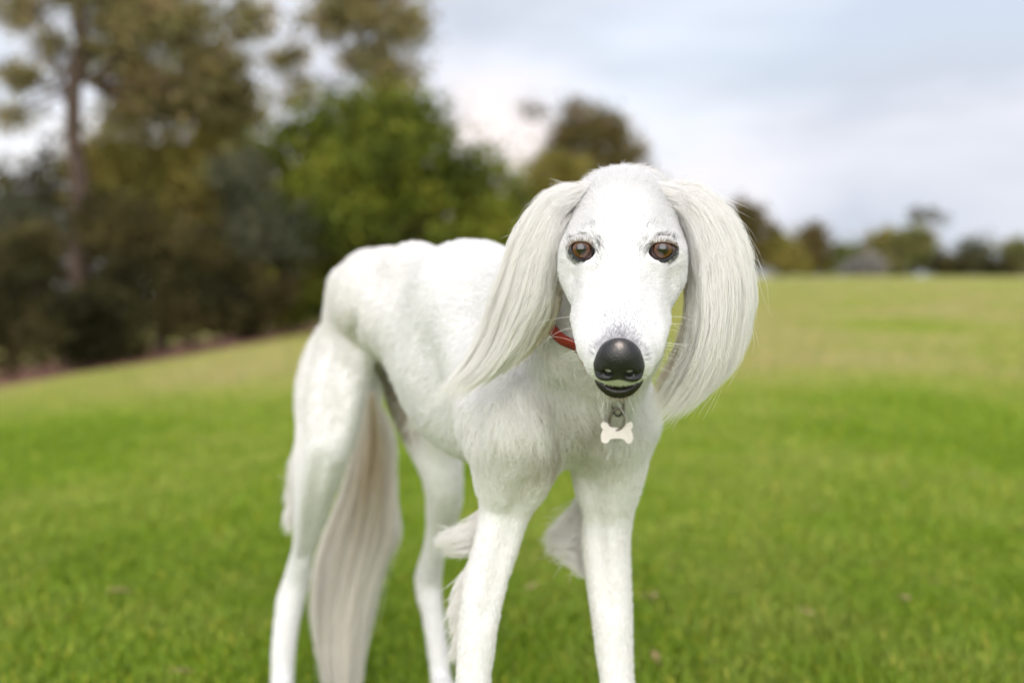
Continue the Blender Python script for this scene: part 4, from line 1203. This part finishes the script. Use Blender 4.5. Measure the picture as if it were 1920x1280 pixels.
# ------------------------------------------------------------------ collar with its tag
MAT_RED = Mat('red_webbing')
_t = MAT_RED.n.new('ShaderNodeTexCoord')
_w = MAT_RED.node('ShaderNodeTexWave', Scale=260.0, Distortion=1.5, Detail=2.0); MAT_RED.link(_t.outputs['Object'], _w.inputs['Vector'])
MAT_RED.link(MAT_RED.ramp(_w.outputs['Fac'], [(.2, (.30, .022, .018)), (.8, (.46, .045, .03))]).outputs[0], MAT_RED.b.inputs['Base Color'])
MAT_RED.bump(_w.outputs['Fac'], .5, .0008); MAT_RED.b.inputs['Roughness'].default_value = .7
MAT_RED = MAT_RED.m
MAT_STEEL = simple_mat('dark_steel', (.16, .14, .12), .28, .5, 300, .3)
MAT_STEEL.node_tree.nodes['Principled BSDF'].inputs['Metallic'].default_value = 1.0
MAT_TAG = simple_mat('pale_pink_enamel', (.88, .80, .79), .3, .5, 200, .04)
cp = [(1044, 570, 1.185), (1051, 626, 1.155), (1067, 672, 1.135), (1092, 712, 1.15), (1126, 738, 1.16), (1160, 744, 1.165), (1190, 724, 1.165), (1206, 660, 1.17), (1204, 580, 1.21), (1165, 535, 1.25), (1085, 530, 1.25)]
cp = np.array([P(*q) for q in cp])
cc = catmull(np.concatenate([cp, cp[:1]]), 81)[:-1]
neck = [b for b in body]
for _ in range(24):
    e = 1e-3; d0 = sdf_points(neck, cc)
    gr = nrm(np.stack([sdf_points(neck, cc + np.eye(3)[i] * e) - d0 for i in range(3)], -1))
    side = (1 - sstep(cc[:, 0], .044, .066)) * (cc[:, 1] < 1.23)
    cc = cc + gr * (side * np.maximum(.0095 - d0, 0) + (1 - side) * (-.0015 - d0))[:, None] * .5
for _ in range(5): cc = (np.roll(cc, 1, 0) + 2 * cc + np.roll(cc, -1, 0)) / 4
cen = cc.mean(0)
pn = nrm(np.linalg.svd(cc - cen)[2][2]); pn = pn * np.sign(pn[2])
outw = nrm((cc - cen) - ((cc - cen) @ pn)[:, None] * pn)
cv, cf = [], []
prof = [(-.006, 0), (-.006, .0022), (.006, .0022), (.006, 0)]
for i in range(len(cc)):
    for a, b in prof: cv.append(cc[i] + pn * a + outw[i] * b)
nC = len(cc)
for i in range(nC):
    j = (i + 1) % nC
    for s in range(4): cf.append([i * 4 + s, i * 4 + (s + 1) % 4, j * 4 + (s + 1) % 4, j * 4 + s])
collar = empty('dog_collar', tuple(cen))
tag(collar, 'red webbing collar with a pale bone-shaped tag around the white dog\'s neck', 'collar')
band = new_mesh('band', cv, cf, MAT_RED); attach(band, collar)
def ring_pts(c, a, b, n=28):
    t = np.arange(n) * 2 * math.pi / n
    return c + np.cos(t)[:, None] * a + np.sin(t)[:, None] * b
dT = float(ray_hit(body, 1159, 762, .9, 1.6)[1]) - .014
sT = dT / 1.098
o1 = new_mesh('ring', *tube(ring_pts(P(1159, 761, dT + .003), np.array([.0048, .0016, 0]) * sT, np.array([0, 0, .0085]) * sT), .0012, 8, True), MAT_STEEL); attach(o1, collar)
o2 = new_mesh('ring', *tube(ring_pts(P(1157, 786, dT), np.array([.0062, -.001, 0]) * sT, np.array([.0008, 0, .0092]) * sT), .0013, 8, True), MAT_STEEL); attach(o2, collar)
# bone-shaped plate
tc_ = P(1157, 812, dT)
half = [(-.0128, .0095), (-.0105, .0098), (-.0078, .0082), (-.0068, .0058), (-.003, .0050), (.003, .0050), (.0068, .0058), (.0078, .0082), (.0105, .0098), (.0128, .0095), (.0140, .0072), (.0136, .0046), (.0122, .0030), (.0136, .0000),
        (.0142, -.0040), (.0132, -.0078), (.0105, -.0092), (.0080, -.0080), (.0066, -.0055), (.003, -.0046), (-.003, -.0046), (-.0066, -.0055), (-.0080, -.0080), (-.0105, -.0092), (-.0132, -.0078), (-.0142, -.0040), (-.0136, .0000), (-.0122, .0030), (-.0136, .0046), (-.0140, .0072)]
hp = np.array(half) * sT; m = len(hp)
tv = []
for off, sc in ((-.0009, .95), (-.0004, 1.0), (.0004, 1.0), (.0009, .95)):
    for x, z in hp * sc: tv.append(tc_ + np.array([x, off + x * .12, z - .02 * x]))
tf = [list(range(m)), [3 * m + i for i in range(m)][::-1]]
for r in range(3):
    for i in range(m): tf.append([r * m + i, (r + 1) * m + i, (r + 1) * m + (i + 1) % m, r * m + (i + 1) % m])
tg_ = new_mesh('bone_tag', tv, tf, MAT_TAG, smooth=False); attach(tg_, collar)
tag(tg_, 'pale pink bone-shaped name tag')
